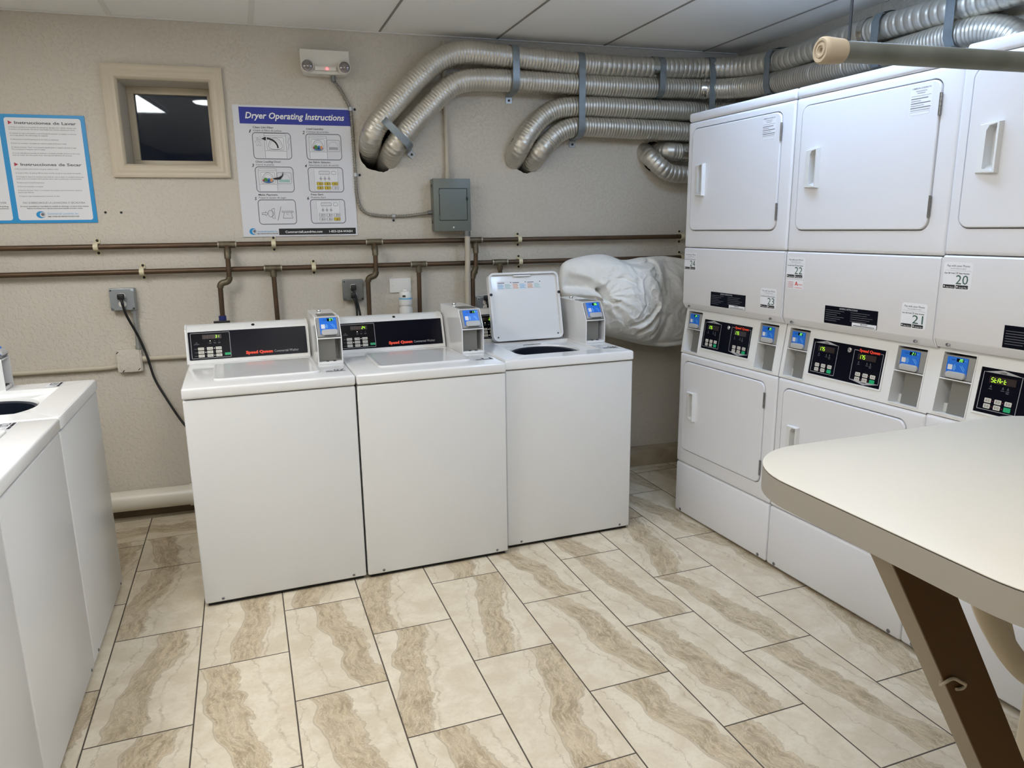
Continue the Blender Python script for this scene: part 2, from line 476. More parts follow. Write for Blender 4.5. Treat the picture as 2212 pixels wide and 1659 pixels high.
    def build(s, name, parent=None, sharp=38):
        me = bpy.data.meshes.new(name)
        me.from_pydata([tuple(v) for v in s.v], [], s.f)
        for m in s.mats: me.materials.append(m)
        me.polygons.foreach_set('material_index', s.mi)
        me.polygons.foreach_set('use_smooth', [True] * len(me.polygons))
        bm = bmesh.new(); bm.from_mesh(me)
        bmesh.ops.recalc_face_normals(bm, faces=bm.faces)
        bm.to_mesh(me); bm.free()
        me.set_sharp_from_angle(angle=math.radians(sharp))
        me.update()
        o = bpy.data.objects.new(name, me)
        COL.objects.link(o)
        if parent is not None: o.parent = parent
        return o

class Draw:
    """flat printed matter on a plane: u to the right, v up, small steps towards the viewer per layer"""
    EPS = 0.00045
    def __init__(s, mb, M=None, k=0):
        s.mb = mb; s.M = M if M is not None else Matrix.Identity(4); s.k = k
    def _y(s, l): return -(l + s.k) * s.EPS
    def poly(s, pts, m, l=1):
        s.mb.raw([(u, s._y(l), v) for u, v in pts], [tuple(range(len(pts)))], m, s.M); return s
    def rect(s, x0, x1, z0, z1, m, l=1): return s.poly([(x0, z0), (x1, z0), (x1, z1), (x0, z1)], m, l)
    def rrect(s, x0, x1, z0, z1, r, m, l=1): return s.poly(rr_loop(x0, x1, z0, z1, r, 4), m, l)
    def frame(s, x0, x1, z0, z1, r, w, m, l=1):
        A = rr_loop(x0, x1, z0, z1, r, 5); B = rr_loop(x0 + w, x1 - w, z0 + w, z1 - w, max(r - w, 0.0004), 5)
        n = len(A)
        s.mb.raw([(u, s._y(l), v) for u, v in A + B], [(i, (i + 1) % n, n + (i + 1) % n, n + i) for i in range(n)], m, s.M); return s
    def line(s, p, q, w, m, l=1):
        d = Vector((q[0] - p[0], q[1] - p[1])); 
        if d.length < 1e-9: return s
        n = Vector((-d.y, d.x)).normalized() * w / 2
        return s.poly([(p[0] - n.x, p[1] - n.y), (q[0] - n.x, q[1] - n.y), (q[0] + n.x, q[1] + n.y), (p[0] + n.x, p[1] + n.y)], m, l)
    def path(s, pts, w, m, l=1):
        for a, b in zip(pts, pts[1:]): s.line(a, b, w, m, l)
        return s
    def disc(s, cx, cz, r, m, l=1, n=20, rz=None):
        rz = rz or r
        return s.poly([(cx + r * math.cos(2 * PI * i / n), cz + rz * math.sin(2 * PI * i / n)) for i in range(n)], m, l)
    def arc(s, cx, cz, r, a0, a1, w, m, l=1, n=12, rz=None):
        rz = rz or r
        return s.path([(cx + r * math.cos(math.radians(a0 + (a1 - a0) * i / n)), cz + rz * math.sin(math.radians(a0 + (a1 - a0) * i / n))) for i in range(n + 1)], w, m, l)
    def text(s, t, x, z, h, m, w=None, align='L', bold=0.0, italic=False, l=1):
        vs, fs, tw = glyphs(t, bold, italic)
        if not vs: return s
        sz = h / 0.72
        sx = sz if w is None else w / max(tw, 1e-6)
        W = tw * sx
        ox = x if align == 'L' else (x - W / 2 if align == 'C' else x - W)
        s.mb.raw([(ox + a * sx, s._y(l), z + b * sz) for a, b in vs], fs, m, s.M); return s
    def seg7(s, t, x, z, h, m, l=2, off=None):
        """seven-segment lettering, x = left edge, returns right edge"""
        T = {'0': 'abcdef', '1': 'bc', '2': 'abged', '3': 'abgcd', '4': 'fgbc', '5': 'afgcd', '6': 'afgedc', '7': 'abc', '8': 'abcdefg', '9': 'abcdfg',
             'S': 'afgcd', 't': 'fged', 'A': 'abcefg', 'r': 'eg', ' ': ''}
        w = h * 0.5; k = h * 0.11
        for ch in t:
            if ch == '.':
                s.rect(x - w * 0.28, x - w * 0.08, z, z + k, m, l); continue
            for seg in T[ch]:
                sl = 0.1
                def pt(a, b): return (x + a * w + b * h * sl, z + b * h)
                L = {'a': ((.12, 1), (.88, 1)), 'b': ((1, .95), (1, .55)), 'c': ((1, .45), (1, .05)), 'd': ((.12, 0), (.88, 0)), 'e': ((0, .45), (0, .05)), 'f': ((0, .95), (0, .55)), 'g': ((.12, .5), (.88, .5))}[seg]
                s.line(pt(*L[0]), pt(*L[1]), k, m, l)
            x += w * 1.5
        return x

# ------------------------------------------------------------------ objects
def thing(name, label, cat, loc=(0, 0, 0), rz=0.0, group=None):
    o = bpy.data.objects.new(name, None)
    COL.objects.link(o)
    o.empty_display_size = 0.05
    o.location = loc; o.rotation_euler = (0, 0, rz)
    o['label'] = label; o['category'] = cat
    if group: o['group'] = group
    return o

def tag(o, label, cat, group=None):
    o['label'] = label; o['category'] = cat
    if group: o['group'] = group
    return o

def structure(o):
    o['kind'] = 'structure'; return o

def catmull(P, step):
    """smooth path through points, resampled every step"""
    P = [Vector(p) for p in P]
    Q = [P[0] * 2 - P[1]] + P + [P[-1] * 2 - P[-2]]
    out = []
    for i in range(1, len(Q) - 2):
        a, b, c, d = Q[i - 1:i + 3]
        for k in range(40):
            t = k / 40
            out.append(0.5 * ((2 * b) + (c - a) * t + (2 * a - 5 * b + 4 * c - d) * t * t + (3 * b - a - 3 * c + d) * t ** 3))
    out.append(P[-1])
    res = [out[0]]; acc = 0.0
    for a, b in zip(out, out[1:]):
        L = (b - a).length; t = 0.0
        while acc + (L - t) >= step:
            t += step - acc
            res.append(a.lerp(b, t / L)); acc = 0.0
        acc += L - t
    res.append(out[-1])
    return res

# wall frame of the back wall: s along it, o out into the room, z up
TH = math.radians(-4.0)
W0 = Vector((-0.19, 0.75, 0.0))
WT = Vector((math.cos(TH), math.sin(TH), 0)); WN = Vector((math.sin(TH), -math.cos(TH), 0))
def wp(s, o, z):
    return W0 + WT * s + WN * o + Vector((0, 0, z))
WM = Matrix.Translation(W0) @ Matrix.Rotation(TH, 4, 'Z')      # local (s, -o, z) -> world
def wall_thing(name, label, cat, s, z, group=None):
    return thing(name, label, cat, wp(s, 0, z), TH, group)
ZC = 2.53            # ceiling height
XR = 3.52            # right wall
XL = -1.15           # left wall
YF = -5.6            # front wall
# ================================================================== room shell
def quad_obj(name, pts, m, sub=1):
    b = MB(); b.raw(pts, [tuple(range(len(pts)))], m); return structure(b.build(name))

quad_obj('floor', [(XL, YF, 0), (XR, YF, 0), (XR, 1.0, 0), (XL, 1.0, 0)], 'tile')
quad_obj('wall_left', [(XL, YF, 0), (XL, 1.0, 0), (XL, 1.0, ZC), (XL, YF, ZC)], 'wall_plain')
quad_obj('wall_right', [(XR, YF, 0), (XR, 1.0, 0), (XR, 1.0, ZC), (XR, YF, ZC)], 'wall_plain')
quad_obj('wall_front', [(XL, YF, 0), (XR, YF, 0), (XR, YF, ZC), (XL, YF, ZC)], 'wall_plain')
quad_obj('ceiling', [(XL, YF, ZC), (XR, YF, ZC), (XR, 1.0, ZC), (XL, 1.0, ZC)], 'ceil')

# ceiling grid (T-bars) and wall angle
b = MB()
gx = [0.083 + 0.637 * k for k in range(-1, 6)]
gy = [-0.62 - 1.25 * k for k in range(0, 4)]
for x in gx:
    yb = (W0 + WT * ((x - W0.x) / WT.x)).y - 0.02
    hw = 0.012 if x < 1.0 else 0.005
    b.box(x - hw, x + hw, YF + 0.001, yb, ZC - 0.004, ZC - 0.0005, 'tbar' if x < 1.0 else 'ceil_gap')
for y in gy:
    xs = [XL + 0.002] + [x for x in gx] + [XR - 0.002]
    for p, q in zip(xs, xs[1:]):
        b.box(p + 0.0125, q - 0.0125, y - 0.006, y + 0.006, ZC - 0.004, ZC - 0.0005, 'tbar')
structure(b.build('trim_1'))
b = MB()
b.M = WM
b.box(-0.95, 3.70, -0.014, -0.002, ZC - 0.006, ZC - 0.0008, 'tbar')
structure(b.build('trim_2'))

# back wall with the window opening and three cored duct holes
WIN = (0.270, 0.688, 1.847, 2.248)
HOLES = [(1.515, 1.945, 0.105, 0.125), (2.352, 1.930, 0.098, 0.108), (3.165, 1.925, 0.070, 0.088)]
bm = bmesh.new()
def loop(pts):
    vs = [bm.verts.new((s, 0, z)) for s, z in pts]
    return [bm.edges.new((vs[i], vs[(i + 1) % len(vs)])) for i in range(len(vs))], vs
edges = []
S0, S1 = -0.985, 3.735
e, _ = loop([(S0, 0), (S1, 0), (S1, ZC), (S0, ZC)]); edges += e
e, wl = loop([(WIN[0], WIN[2]), (WIN[1], WIN[2]), (WIN[1], WIN[3]), (WIN[0], WIN[3])]); edges += e
hl = []
for cs, cz, rs, rz in HOLES:
    pts = []
    for i in range(56):
        a = 2 * PI * i / 56
        j = 1 + 0.035 * math.sin(5 * a + cs) + random.uniform(-0.03, 0.03)
        pts.append((cs + rs * j * math.cos(a), cz + rz * j * math.sin(a)))
    e, vs = loop(pts); edges += e; hl.append(vs)
bmesh.ops.triangle_fill(bm, use_beauty=True, use_dissolve=False, edges=edges, normal=(0, -1, 0))
def push(vs, depth, mi, cap):
    nv = [bm.verts.new((v.co.x, depth, v.co.z)) for v in vs]
    for i in range(len(vs)):
        f = bm.faces.new((vs[i], vs[(i + 1) % len(vs)], nv[(i + 1) % len(vs)], nv[i])); f.material_index = mi
    if cap:
        f = bm.faces.new(nv); f.material_index = mi
push(wl, 0.34, 0, False)
for vs in hl: push(vs, 0.30, 1, True)
bmesh.ops.recalc_face_normals(bm, faces=bm.faces)
me = bpy.data.meshes.new('wall_back')
bm.to_mesh(me); bm.free()
me.materials.append(MT['wall']); me.materials.append(MT['hole'])
wb = bpy.data.objects.new('wall_back', me); COL.objects.link(wb)
wb.matrix_world = WM
structure(wb)

# tiled wall base (right part), dark board under the drain pipe (left part)
b = MB(); b.M = WM
b.box(1.2, 3.70, -0.115, -0.001, 0.0, 0.098, 'base_tile', bev=0.004)
structure(b.build('baseboard_back'))
b = MB(); b.M = WM
b.box(-0.95, 1.19, -0.016, -0.001, 0.0, 0.055, 'base_board', bev=0.003)
structure(b.build('baseboard_left'))

# window
w = thing('window_1', 'small square basement window in cream wood trim', 'window', wp(0.48, 0, 1.78), TH)
del w['label'], w['category']
structure(w)
o_s, o_z = 0.48, 1.78
def wl_(s): return s - o_s
def wz_(z): return z - o_z
b = MB()
O = (0.207, 0.754, 1.784, 2.313); I = (0.272, 0.686, 1.849, 2.246)
prof = [(0.0, 0.0), (0.0, -0.022), (0.010, -0.026), (0.022, -0.020), (0.032, -0.024), (0.044, -0.018), (0.055, -0.021), (0.063, -0.014), (0.066, 0.0)]
rings = []
for t, y in prof:
    f = t / 0.066
    x0 = O[0] + (I[0] - O[0]) * f; x1 = O[1] + (I[1] - O[1]) * f; z0 = O[2] + (I[2] - O[2]) * f; z1 = O[3] + (I[3] - O[3]) * f
    rings.append([(wl_(x0), y, wz_(z0)), (wl_(x1), y, wz_(z0)), (wl_(x1), y, wz_(z1)), (wl_(x0), y, wz_(z1))])
b.loft(rings, 'trimpaint', cap0=False, cap1=False)
b.build('window_trim', w)
b = MB()
g = (0.271, 0.687, 1.848, 2.247)
for (x0, x1, z0, z1) in ((g[0], g[1], g[2], g[2] + 0.035), (g[0], g[1], g[3] - 0.035, g[3]), (g[0], g[0] + 0.032, g[2] + 0.035, g[3] - 0.035), (g[1] - 0.032, g[1], g[2] + 0.035, g[3] - 0.035)):
    b.box(wl_(x0), wl_(x1), 0.190, 0.233, wz_(z0), wz_(z1), 'trimpaint', bev=0.002)
b.build('sash', w)
b = MB()
b.box(wl_(g[0] + 0.031), wl_(g[1] - 0.031), 0.210, 0.215, wz_(g[2] + 0.034), wz_(g[3] - 0.034), 'glass')
b.build('window_pane', w)

# ceiling troffers, the dimmer ones added as unseen fill
def troffer(x0, x1, y0, y1, m, label):
    t = thing('ceiling_light', label, 'ceiling light', ((x0 + x1) / 2, (y0 + y1) / 2, ZC), 0, 'ceiling light panels')
    a, c = (x1 - x0) / 2, (y1 - y0) / 2
    f = MB()
    for (p, q, r_, s_) in ((-a, a, -c, -c + 0.03), (-a, a, c - 0.03, c), (-a, -a + 0.03, -c + 0.03, c - 0.03), (a - 0.03, a, -c + 0.03, c - 0.03)):
        f.box(p, q, r_, s_, -0.022, -0.0055, 'tbar', bev=0.003)
    f.build('frame', t)
    d = MB(); d.box(-a + 0.03, a - 0.03, -c + 0.03, c - 0.03, -0.016, -0.010, m)
    d.build('diffuser', t)
troffer(-0.89, -0.28, -1.83, -0.60, 'panel_warm', 'flat white ceiling light panel above the left washers, mirrored in the window')
t = thing('ceiling_light', 'narrow bluish white ceiling light hung close above the aisle before the dryers', 'ceiling light', (2.45, -1.32, ZC), 0, 'ceiling light panels')
b = MB(); b.box(-0.06, 0.06, -0.56, 0.56, -0.018, -0.0055, 'tbar', bev=0.003); b.build('frame', t)
b = MB(); b.prism([(-0.13, -0.019), (-0.14, -0.05), (-0.10, -0.085), (0.10, -0.085), (0.14, -0.05), (0.13, -0.019)], -0.55, 0.55, 'panel_cool', axis='y'); b.build('diffuser', t)
troffer(0.74, 1.35, -2.75, -1.53, 'panel_fill', 'added unseen fill light panel above the middle of the aisle')  # added fill, brightens the back of the room
troffer(0.09, 0.70, -4.4, -3.16, 'panel_fill', 'added fill light panel behind the viewer, nearer the left washers')  # unseen fill added to light the washer fronts
troffer(0.78, 1.39, -4.4, -3.16, 'panel_fill', 'added fill light panel behind the viewer, nearer the folding table')  # another added fill, set left so the corner gap stays dark
t = thing('ceiling_light', 'small round white ceiling light between the two panels', 'ceiling light', (0.14, -1.12, ZC), 0, 'ceiling light panels')
b = MB(); b.lathe([(0.125, -0.001), (0.125, -0.02), (0.115, -0.03), (0.105, -0.03)], 'tbar', 32, cap1=False); b.build('frame', t)
b = MB(); b.lathe([(0.104, -0.028), (0.09, -0.040), (0.05, -0.046), (0.002, -0.047)], 'panel_warm', 32, cap0=False); b.build('diffuser', t)

# ================================================================== things on the back wall
# supply pipes : two horizontals with drops
def pipe_line(name, label, z, o, s0, s1, tees, drops):
    t = thing(name, label, 'pipe', wp(s0, 0, z), TH)
    def q(s, oo, zz): return (s - s0, -oo, zz - z)
    b = MB(); b.cyl(q(s0, o, z), q(s1, o, z), 0.0135, 'copper', 16); b.build('pipe_run', t)
    for s in tees:
        b = MB()
        b.cyl(q(s - 0.042, o, z), q(s + 0.042, o, z), 0.0175, 'copper_d', 16)
        b.cyl(q(s, o, z), q(s, o, z - 0.045), 0.0165, 'copper_d', 16)
        for d in (-0.043, 0.043):
            b.cyl(q(s + d - 0.003, o, z), q(s + d + 0.003, o, z), 0.0182, 'solder', 16)
        b.build('tee_fitting', t)
    for pts in drops:
        P = [Vector(q(*p)) for p in pts]
        b = MB()
        rad = 0.0125
        fine = [P[0]]
        for i in range(1, len(P) - 1):
            a, c = (P[i - 1] - P[i]).normalized(), (P[i + 1] - P[i]).normalized()
            for k in range(7):
                u = k / 6
                fine.append((P[i] + a * 0.02) * (1 - u) ** 2 + P[i] * 2 * u * (1 - u) + (P[i] + c * 0.02) * u * u)
        fine.append(P[-1])
        b.tube(fine, rad, 'copper', 14)
        d = b.build('drop_pipe', t)
        for i in range(1, len(P) - 1):
            e = MB()
            a, c = (P[i - 1] - P[i]).normalized(), (P[i + 1] - P[i]).normalized()
            pp = [(P[i] + a * 0.026) * (1 - k / 8) ** 2 + P[i] * 2 * k / 8 * (1 - k / 8) + (P[i] + c * 0.026) * (k / 8) ** 2 for k in range(9)]
            e.tube(pp, 0.0165, 'copper_d', 14)
            e.build('elbow_fitting', d)
        e = MB(); e.cyl(P[-1] + Vector((0, 0, 0.02)), P[-1] + Vector((0, 0, -0.004)), 0.0165, 'copper_d', 14); e.build('end_fitting', d)
    return t
pipe_line('copper_pipe', 'upper brown copper water pipe running along the back wall', 1.446, 0.045, -0.95, 3.36,
          [0.706, 1.464, 2.030],
          [[(0.706, 0.045, 1.446), (0.706, 0.078, 1.400), (0.704, 0.078, 1.255), (0.656, 0.078, 1.252), (0.652, 0.078, 1.02)],
           [(1.464, 0.045, 1.446), (1.464, 0.078, 1.400), (1.462, 0.078, 1.262), (1.417, 0.078, 1.258), (1.414, 0.078, 1.02)],
           [(2.030, 0.045, 1.446), (2.030, 0.078, 1.400), (2.026, 0.078, 1.275), (2.008, 0.078, 1.258), (2.006, 0.078, 1.02)]])
pipe_line('copper_pipe', 'lower brown copper water pipe running along the back wall', 1.318, 0.045, -0.95, 3.36,
          [0.924, 1.705, 2.180],
          [[(0.924, 0.045, 1.318), (0.926, 0.045, 1.02)], [(1.705, 0.045, 1.318), (1.701, 0.045, 1.02)], [(2.180, 0.045, 1.318), (2.181, 0.045, 1.02)]])
UP = 'holding the upper copper pipe'; LO = 'holding the lower copper pipe'
for s, z, lab in ((0.094, 1.446, 'cream pipe clamp ' + UP + ' left of the dryer poster'), (0.937, 1.446, 'cream pipe clamp ' + UP + ' just under the dryer poster'),
                  (2.300, 1.446, 'cream pipe clamp ' + UP + ' right of the grey electrical panel'), (3.358, 1.446, 'cream pipe clamp ' + UP + ' at its end beside the dryers'),
                  (0.288, 1.318, 'cream pipe clamp ' + LO + ' above the left outlet box'), (1.134, 1.318, 'cream pipe clamp ' + LO + ' left of the middle outlet box'),
                  (2.304, 1.318, 'cream pipe clamp ' + LO + ' above the open washer lid'), (3.362, 1.318, 'cream pipe clamp ' + LO + ' at its end behind the white duvet')):
    t = wall_thing('pipe_clamp', lab, 'pipe clamp', s, z, 'cream pipe clamps on the copper pipes')
    b = MB()
    arc = [(0, -0.045 - 0.0165 * math.sin(a), 0.0165 * math.cos(a)) for a in [PI * k / 12 for k in range(13)]]
    b.strip([(0, -0.004, 0.040), (0, -0.004, 0.0166)] + arc + [(0, -0.004, -0.0166), (0, -0.004, -0.040)], 0.022, 0.004, 'clamp')
    b.build('saddle', t)
    for dz in (0.031, -0.031):
        e = MB(); e.lathe([(0.0065, 0.0), (0.0065, -0.004), (0.003, -0.0065)], 'black', 14, axis='y', M=Matrix.Translation((0, -0.006, dz))); e.build('screw', t)

# blue hose valve on the first drop
t = wall_thing('hose_valve', 'small dark blue hose valve on the pipe behind the left end washer', 'valve', 0.652, 1.052)
b = MB(); b.cyl((0, -0.078, -0.02), (0, -0.078, 0.028), 0.019, 'bluebit', 16); b.cyl((0, -0.078, 0.0), (0, -0.125, 0.0), 0.010, 'bluebit', 12); b.build('valve_body', t)
b = MB(); b.box(-0.04, 0.04, -0.135, -0.123, -0.008, 0.008, 'black', bev=0.003); b.build('handle', t)

# painted conduit from the ceiling to the grey panel, and on down
t = wall_thing('conduit_pipe', 'thin cream painted conduit from the ceiling down to the grey electrical panel', 'conduit', 1.891, 1.785)
b = MB(); b.cyl((0, -0.018, -0.005), (0, -0.018, ZC - 1.785 - 0.03), 0.0125, 'conduit', 16); b.build('tube', t)
b = MB(); b.cyl((0, -0.018, -0.004), (0, -0.018, 0.035), 0.018, 'conduit', 16); b.cyl((0, -0.018, 0.03), (0, -0.018, 0.05), 0.0155, 'conduit', 16); b.build('connector', t)
t = wall_thing('conduit_pipe', 'cream painted conduit dropping from the grey electrical panel behind the washers', 'conduit', 1.976, 0.95)
b = MB()
b.tube(catmull([(0.004, -0.085, 0.548), (0.004, -0.085, 0.40), (-0.001, -0.085, 0.28), (-0.001, -0.085, 0.0)], 0.03), 0.0155, 'conduit', 16); b.build('tube', t)
b = MB(); b.cyl((0.004, -0.085, 0.52), (0.004, -0.085, 0.548), 0.0195, 'boxmetal_d', 16); b.build('connector', t)
b = MB(); b.cyl((-0.001, -0.085, 0.27), (-0.001, -0.085, 0.31), 0.0185, 'conduit', 16); b.build('coupling', t)

# grey electrical panel
t = wall_thing('electrical_panel', 'grey metal electrical panel box with hinged door on the back wall', 'electrical panel', 1.898, 1.50)
b = MB(); b.box(-0.104, 0.104, -0.092, -0.003, 0.0, 0.282, 'greybox', bev=0.004)
b.box(-0.104, 0.104, -0.0955, -0.0925, 0.0, 0.282, 'greybox', bev=0.0012); b.build('box', t)
b = MB(); b.rrframe((-0.074, 0.085, 0.056, 0.230), (-0.0715, 0.0825, 0.0585, 0.2275), 0.004, 0.003, -0.0966, -0.0955, 'shadow')
b.rr(-0.071, 0.082, 0.059, 0.227, 0.003, -0.0982, -0.0955, 'greybox2', cham=0.001)
for z in (0.075, 0.21):
    b.cyl((-0.075, -0.098, z - 0.01), (-0.075, -0.098, z + 0.01), 0.004, 'greybox', 10)
b.build('door', t)
b = MB(); b.box(0.078, 0.088, -0.102, -0.0965, 0.165, 0.183, 'black', bev=0.002); b.build('latch', t)
for z, r in ((0.018, 0.006), (0.082, 0.0025)):
    b = MB(); b.lathe([(r, 0), (r, -0.003), (r * 0.4, -0.005)], 'chrome', 14, axis='y', M=Matrix.Translation((0.004, -0.096, z))); b.build('screw', t)
for z in (0.05, 0.245):
    b = MB(); b.lathe([(0.009, 0), (0.009, -0.002), (0.004, -0.002)], 'black', 16, axis='x', M=Matrix.Translation((-0.104, -0.045, z))); b.build('knockout', t)

# emergency light
t = wall_thing('emergency_light', 'white twin-head emergency light above the dryer poster', 'emergency light', 1.260, 2.293)
b = MB()
pts = [(-0.124, 0.118), (0.124, 0.116), (0.126, 0.022), (0.112, 0.004), (0.098, 0.0), (-0.098, 0.0), (-0.112, 0.006), (-0.122, 0.024)]
def esc(f, dy): return [(x * f, dy, 0.059 + (z - 0.059) * f) for x, z in pts]
b.loft([esc(0.96, -0.002), esc(0.985, -0.03), esc(1.0, -0.075), esc(0.97, -0.083)], 'housing')
b.prism([(-0.06, -0.083), (0.06, -0.083), (0.052, -0.098), (-0.052, -0.098)], 0.016, 0.034, 'housing', axis='z')
b.build('housing', t)
for x in (-0.089, 0.094):
    b = MB(); M = Matrix.Translation((x, -0.080, 0.033))
    b.lathe([(0.032, 0.0), (0.032, -0.026), (0.029, -0.030), (0.0275, -0.030)], 'housing', 28, axis='y', M=M, cap1=False)
    h = b.build('lamp_head', t)
    b = MB(); b.lathe([(0.0275, -0.029), (0.022, -0.034), (0.012, -0.037), (0.001, -0.038)], 'lens', 24, axis='y', M=M); b.build('lens', h)
b = MB(); b.lathe([(0.0055, 0), (0.005, -0.004), (0.001, -0.006)], 'led_r', 14, axis='y', M=Matrix.Translation((0.008, -0.0985, 0.024))); b.build('indicator_light', t)

# armoured cable from the emergency light to the grey panel
pts = [(1.297, 0.05, 2.293), (1.299, 0.035, 2.275), (1.333, 0.018, 2.231), (1.366, 0.014, 2.170), (1.380, 0.013, 2.125), (1.384, 0.013, 1.99), (1.386, 0.013, 1.80), (1.388, 0.013, 1.69), (1.415, 0.013, 1.615), (1.490, 0.013, 1.588), (1.630, 0.013, 1.584), (1.72, 0.02, 1.592), (1.793, 0.045, 1.603)]
P = catmull([(s - 1.384, -o, z - 1.58) for s, o, z in pts], 0.0035)
t = wall_thing('armoured_cable', 'flexible metal armoured cable from emergency light to grey electrical panel', 'cable', 1.384, 1.58)
b = MB(); b.tube(P, 0.0085, 'armour', 12, rf=lambda i: 0.0092 if (i // 2) % 2 else 0.0068); b.build('sheath', t)
b = MB(); b.cyl(P[0] + Vector((0, 0, 0.001)), P[0] + Vector((0.002, 0, -0.028)), 0.012, 'boxmetal_d', 14); b.build('connector', t)
b = MB(); b.cyl(P[-1] + Vector((-0.025, 0, -0.004)), P[-1], 0.012, 'boxmetal_d', 14); b.build('connector', t)
for s, z, hor, lab in ((1.379, 2.139, 0, 'small cable strap beside the top corner of the dryer poster'), (1.386, 1.803, 0, 'small cable strap beside the middle of the dryer poster'), (1.581, 1.585, 1, 'small cable strap left of the grey electrical panel')):
    t = wall_thing('cable_strap', lab, 'cable strap', s, z, 'straps on the armoured cable')
    b = MB()
    arc = [(-0.0 + 0.0105 * math.cos(a), -0.0125 - 0.0105 * math.sin(a), 0) for a in [PI * k / 10 for k in range(11)]]
    b.strip([(0.030, -0.002, 0), (0.0106, -0.002, 0)] + arc + [(-0.0106, -0.002, 0)], 0.018, 0.002, 'tab', wdir=(0, 0, 1), M=Matrix.Rotation(PI / 2, 4, 'Y') if hor else None)
    b.build('band', t)
    e = MB(); e.lathe([(0.007, 0), (0.006, -0.005), (0.002, -0.007)], 'black', 14, axis='y', M=Matrix.Translation((0, -0.003, -0.023) if hor else (0.023, -0.003, 0))); e.build('screw', t)

# outlet boxes
def outlet(s, z, w, h, label, m, plugs):
    t = wall_thing('outlet_box', label, 'outlet', s, z, 'metal outlet boxes')
    b = MB(); b.box(-w / 2, w / 2, -0.047, -0.002, 0, h, m, bev=0.004); b.build('box', t)
    b = MB()
    c = 0.014
    x0, x1, z0, z1 = -w / 2 + 0.003, w / 2 - 0.003, 0.003, h - 0.003
    poly = [(x0 + c, z0), (x1 - c, z0), (x1 - c, z0 + c * .6), (x1, z0 + c), (x1, z1 - c), (x1 - c, z1 - c * .6), (x1 - c, z1), (x0 + c, z1), (x0 + c, z1 - c * .6), (x0, z1 - c), (x0, z0 + c), (x0 + c, z0 + c * .6)]
    b.prism(poly, -0.053, -0.0465, m, axis='y'); b.build('cover_plate', t)
    for k, zz in enumerate((h * 0.66, h * 0.30)):
        b = MB(); b.rr(-0.017, 0.017, zz - 0.0145, zz + 0.0145, 0.012, -0.056, -0.0525, 'recept', cham=0.001)
        d = Draw(b, Matrix.Translation((0, -0.0562, 0)))
        d.rect(-0.007, -0.0048, zz - 0.003, zz + 0.006, 'ink'); d.rect(0.0048, 0.007, zz - 0.003, zz + 0.006, 'ink'); d.disc(0, zz - 0.008, 0.0025, 'ink')
        b.build('receptacle', t)
    for x, zz in ((x0 + 0.006, z1 - 0.006), (x1 - 0.006, z0 + 0.006)):
        b = MB(); b.lathe([(0.004, 0), (0.004, -0.003), (0.001, -0.004)], 'black', 12, axis='y', M=Matrix.Translation((x, -0.047, zz))); b.build('screw', t)
    return t
def plug_cord(label, pts, plug_at, grp='black power cords'):
    """pts in wall coordinates (s, o, z)"""
    s0, o0, z0 = plug_at
    t = thing('power_cord', label, 'power cord', wp(s0, 0, z0), TH, grp)
    def q(p): return Vector((p[0] - s0, -p[1], p[2] - z0))
    b = MB(); b.tube(catmull([q(p) for p in pts], 0.012), 0.0062, 'cord', 10); b.build('cable', t)
    b = MB(); b.box(-0.015, 0.015, -o0 - 0.030, -o0, -0.017, 0.013, 'cord', bev=0.006); b.cyl((0, -o0 - 0.018, -0.012), (0.006, -o0 - 0.024, -0.036), 0.0085, 'cord', 10, r2=0.0065); b.build('plug', t)
outlet(0.182, 1.125, 0.116, 0.112, 'galvanised outlet box with one black plug at the left end of the back wall', 'boxmetal', 1)
plug_cord('single black cord hanging from the left outlet box down behind the left end washer', [(0.186, 0.080, 1.165), (0.198, 0.072, 1.10), (0.236, 0.040, 0.98), (0.262, 0.035, 0.88), (0.286, 0.040, 0.76), (0.33, 0.055, 0.66), (0.40, 0.085, 0.53), (0.455, 0.12, 0.475), (0.56, 0.16, 0.44), (0.62, 0.2, 0.43)], (0.182, 0.0575, 1.199))
outlet(1.336, 1.130, 0.112, 0.114, 'dull metal outlet box with two black plugs above the middle washer', 'boxmetal_d', 2)
plug_cord('black cord from the upper socket of the middle outlet box', [(1.342, 0.082, 1.170), (1.356, 0.085, 1.10), (1.366, 0.09, 1.02), (1.37, 0.1, 0.90)], (1.336, 0.0575, 1.205))
plug_cord('black cord from the lower socket of the middle outlet box', [(1.341, 0.082, 1.130), (1.346, 0.085, 1.08), (1.346, 0.09, 1.02), (1.35, 0.1, 0.90)], (1.334, 0.0575, 1.164))
outlet(2.088, 1.035, 0.10, 0.085, 'pale outlet box half hidden behind the raised washer lid', 'boxmetal', 1)
plug_cord('black plug and cord just behind the raised washer lid', [(2.09, 0.082, 1.09), (2.10, 0.085, 1.04), (2.12, 0.09, 0.98), (2.13, 0.1, 0.88)], (2.088, 0.0575, 1.118))
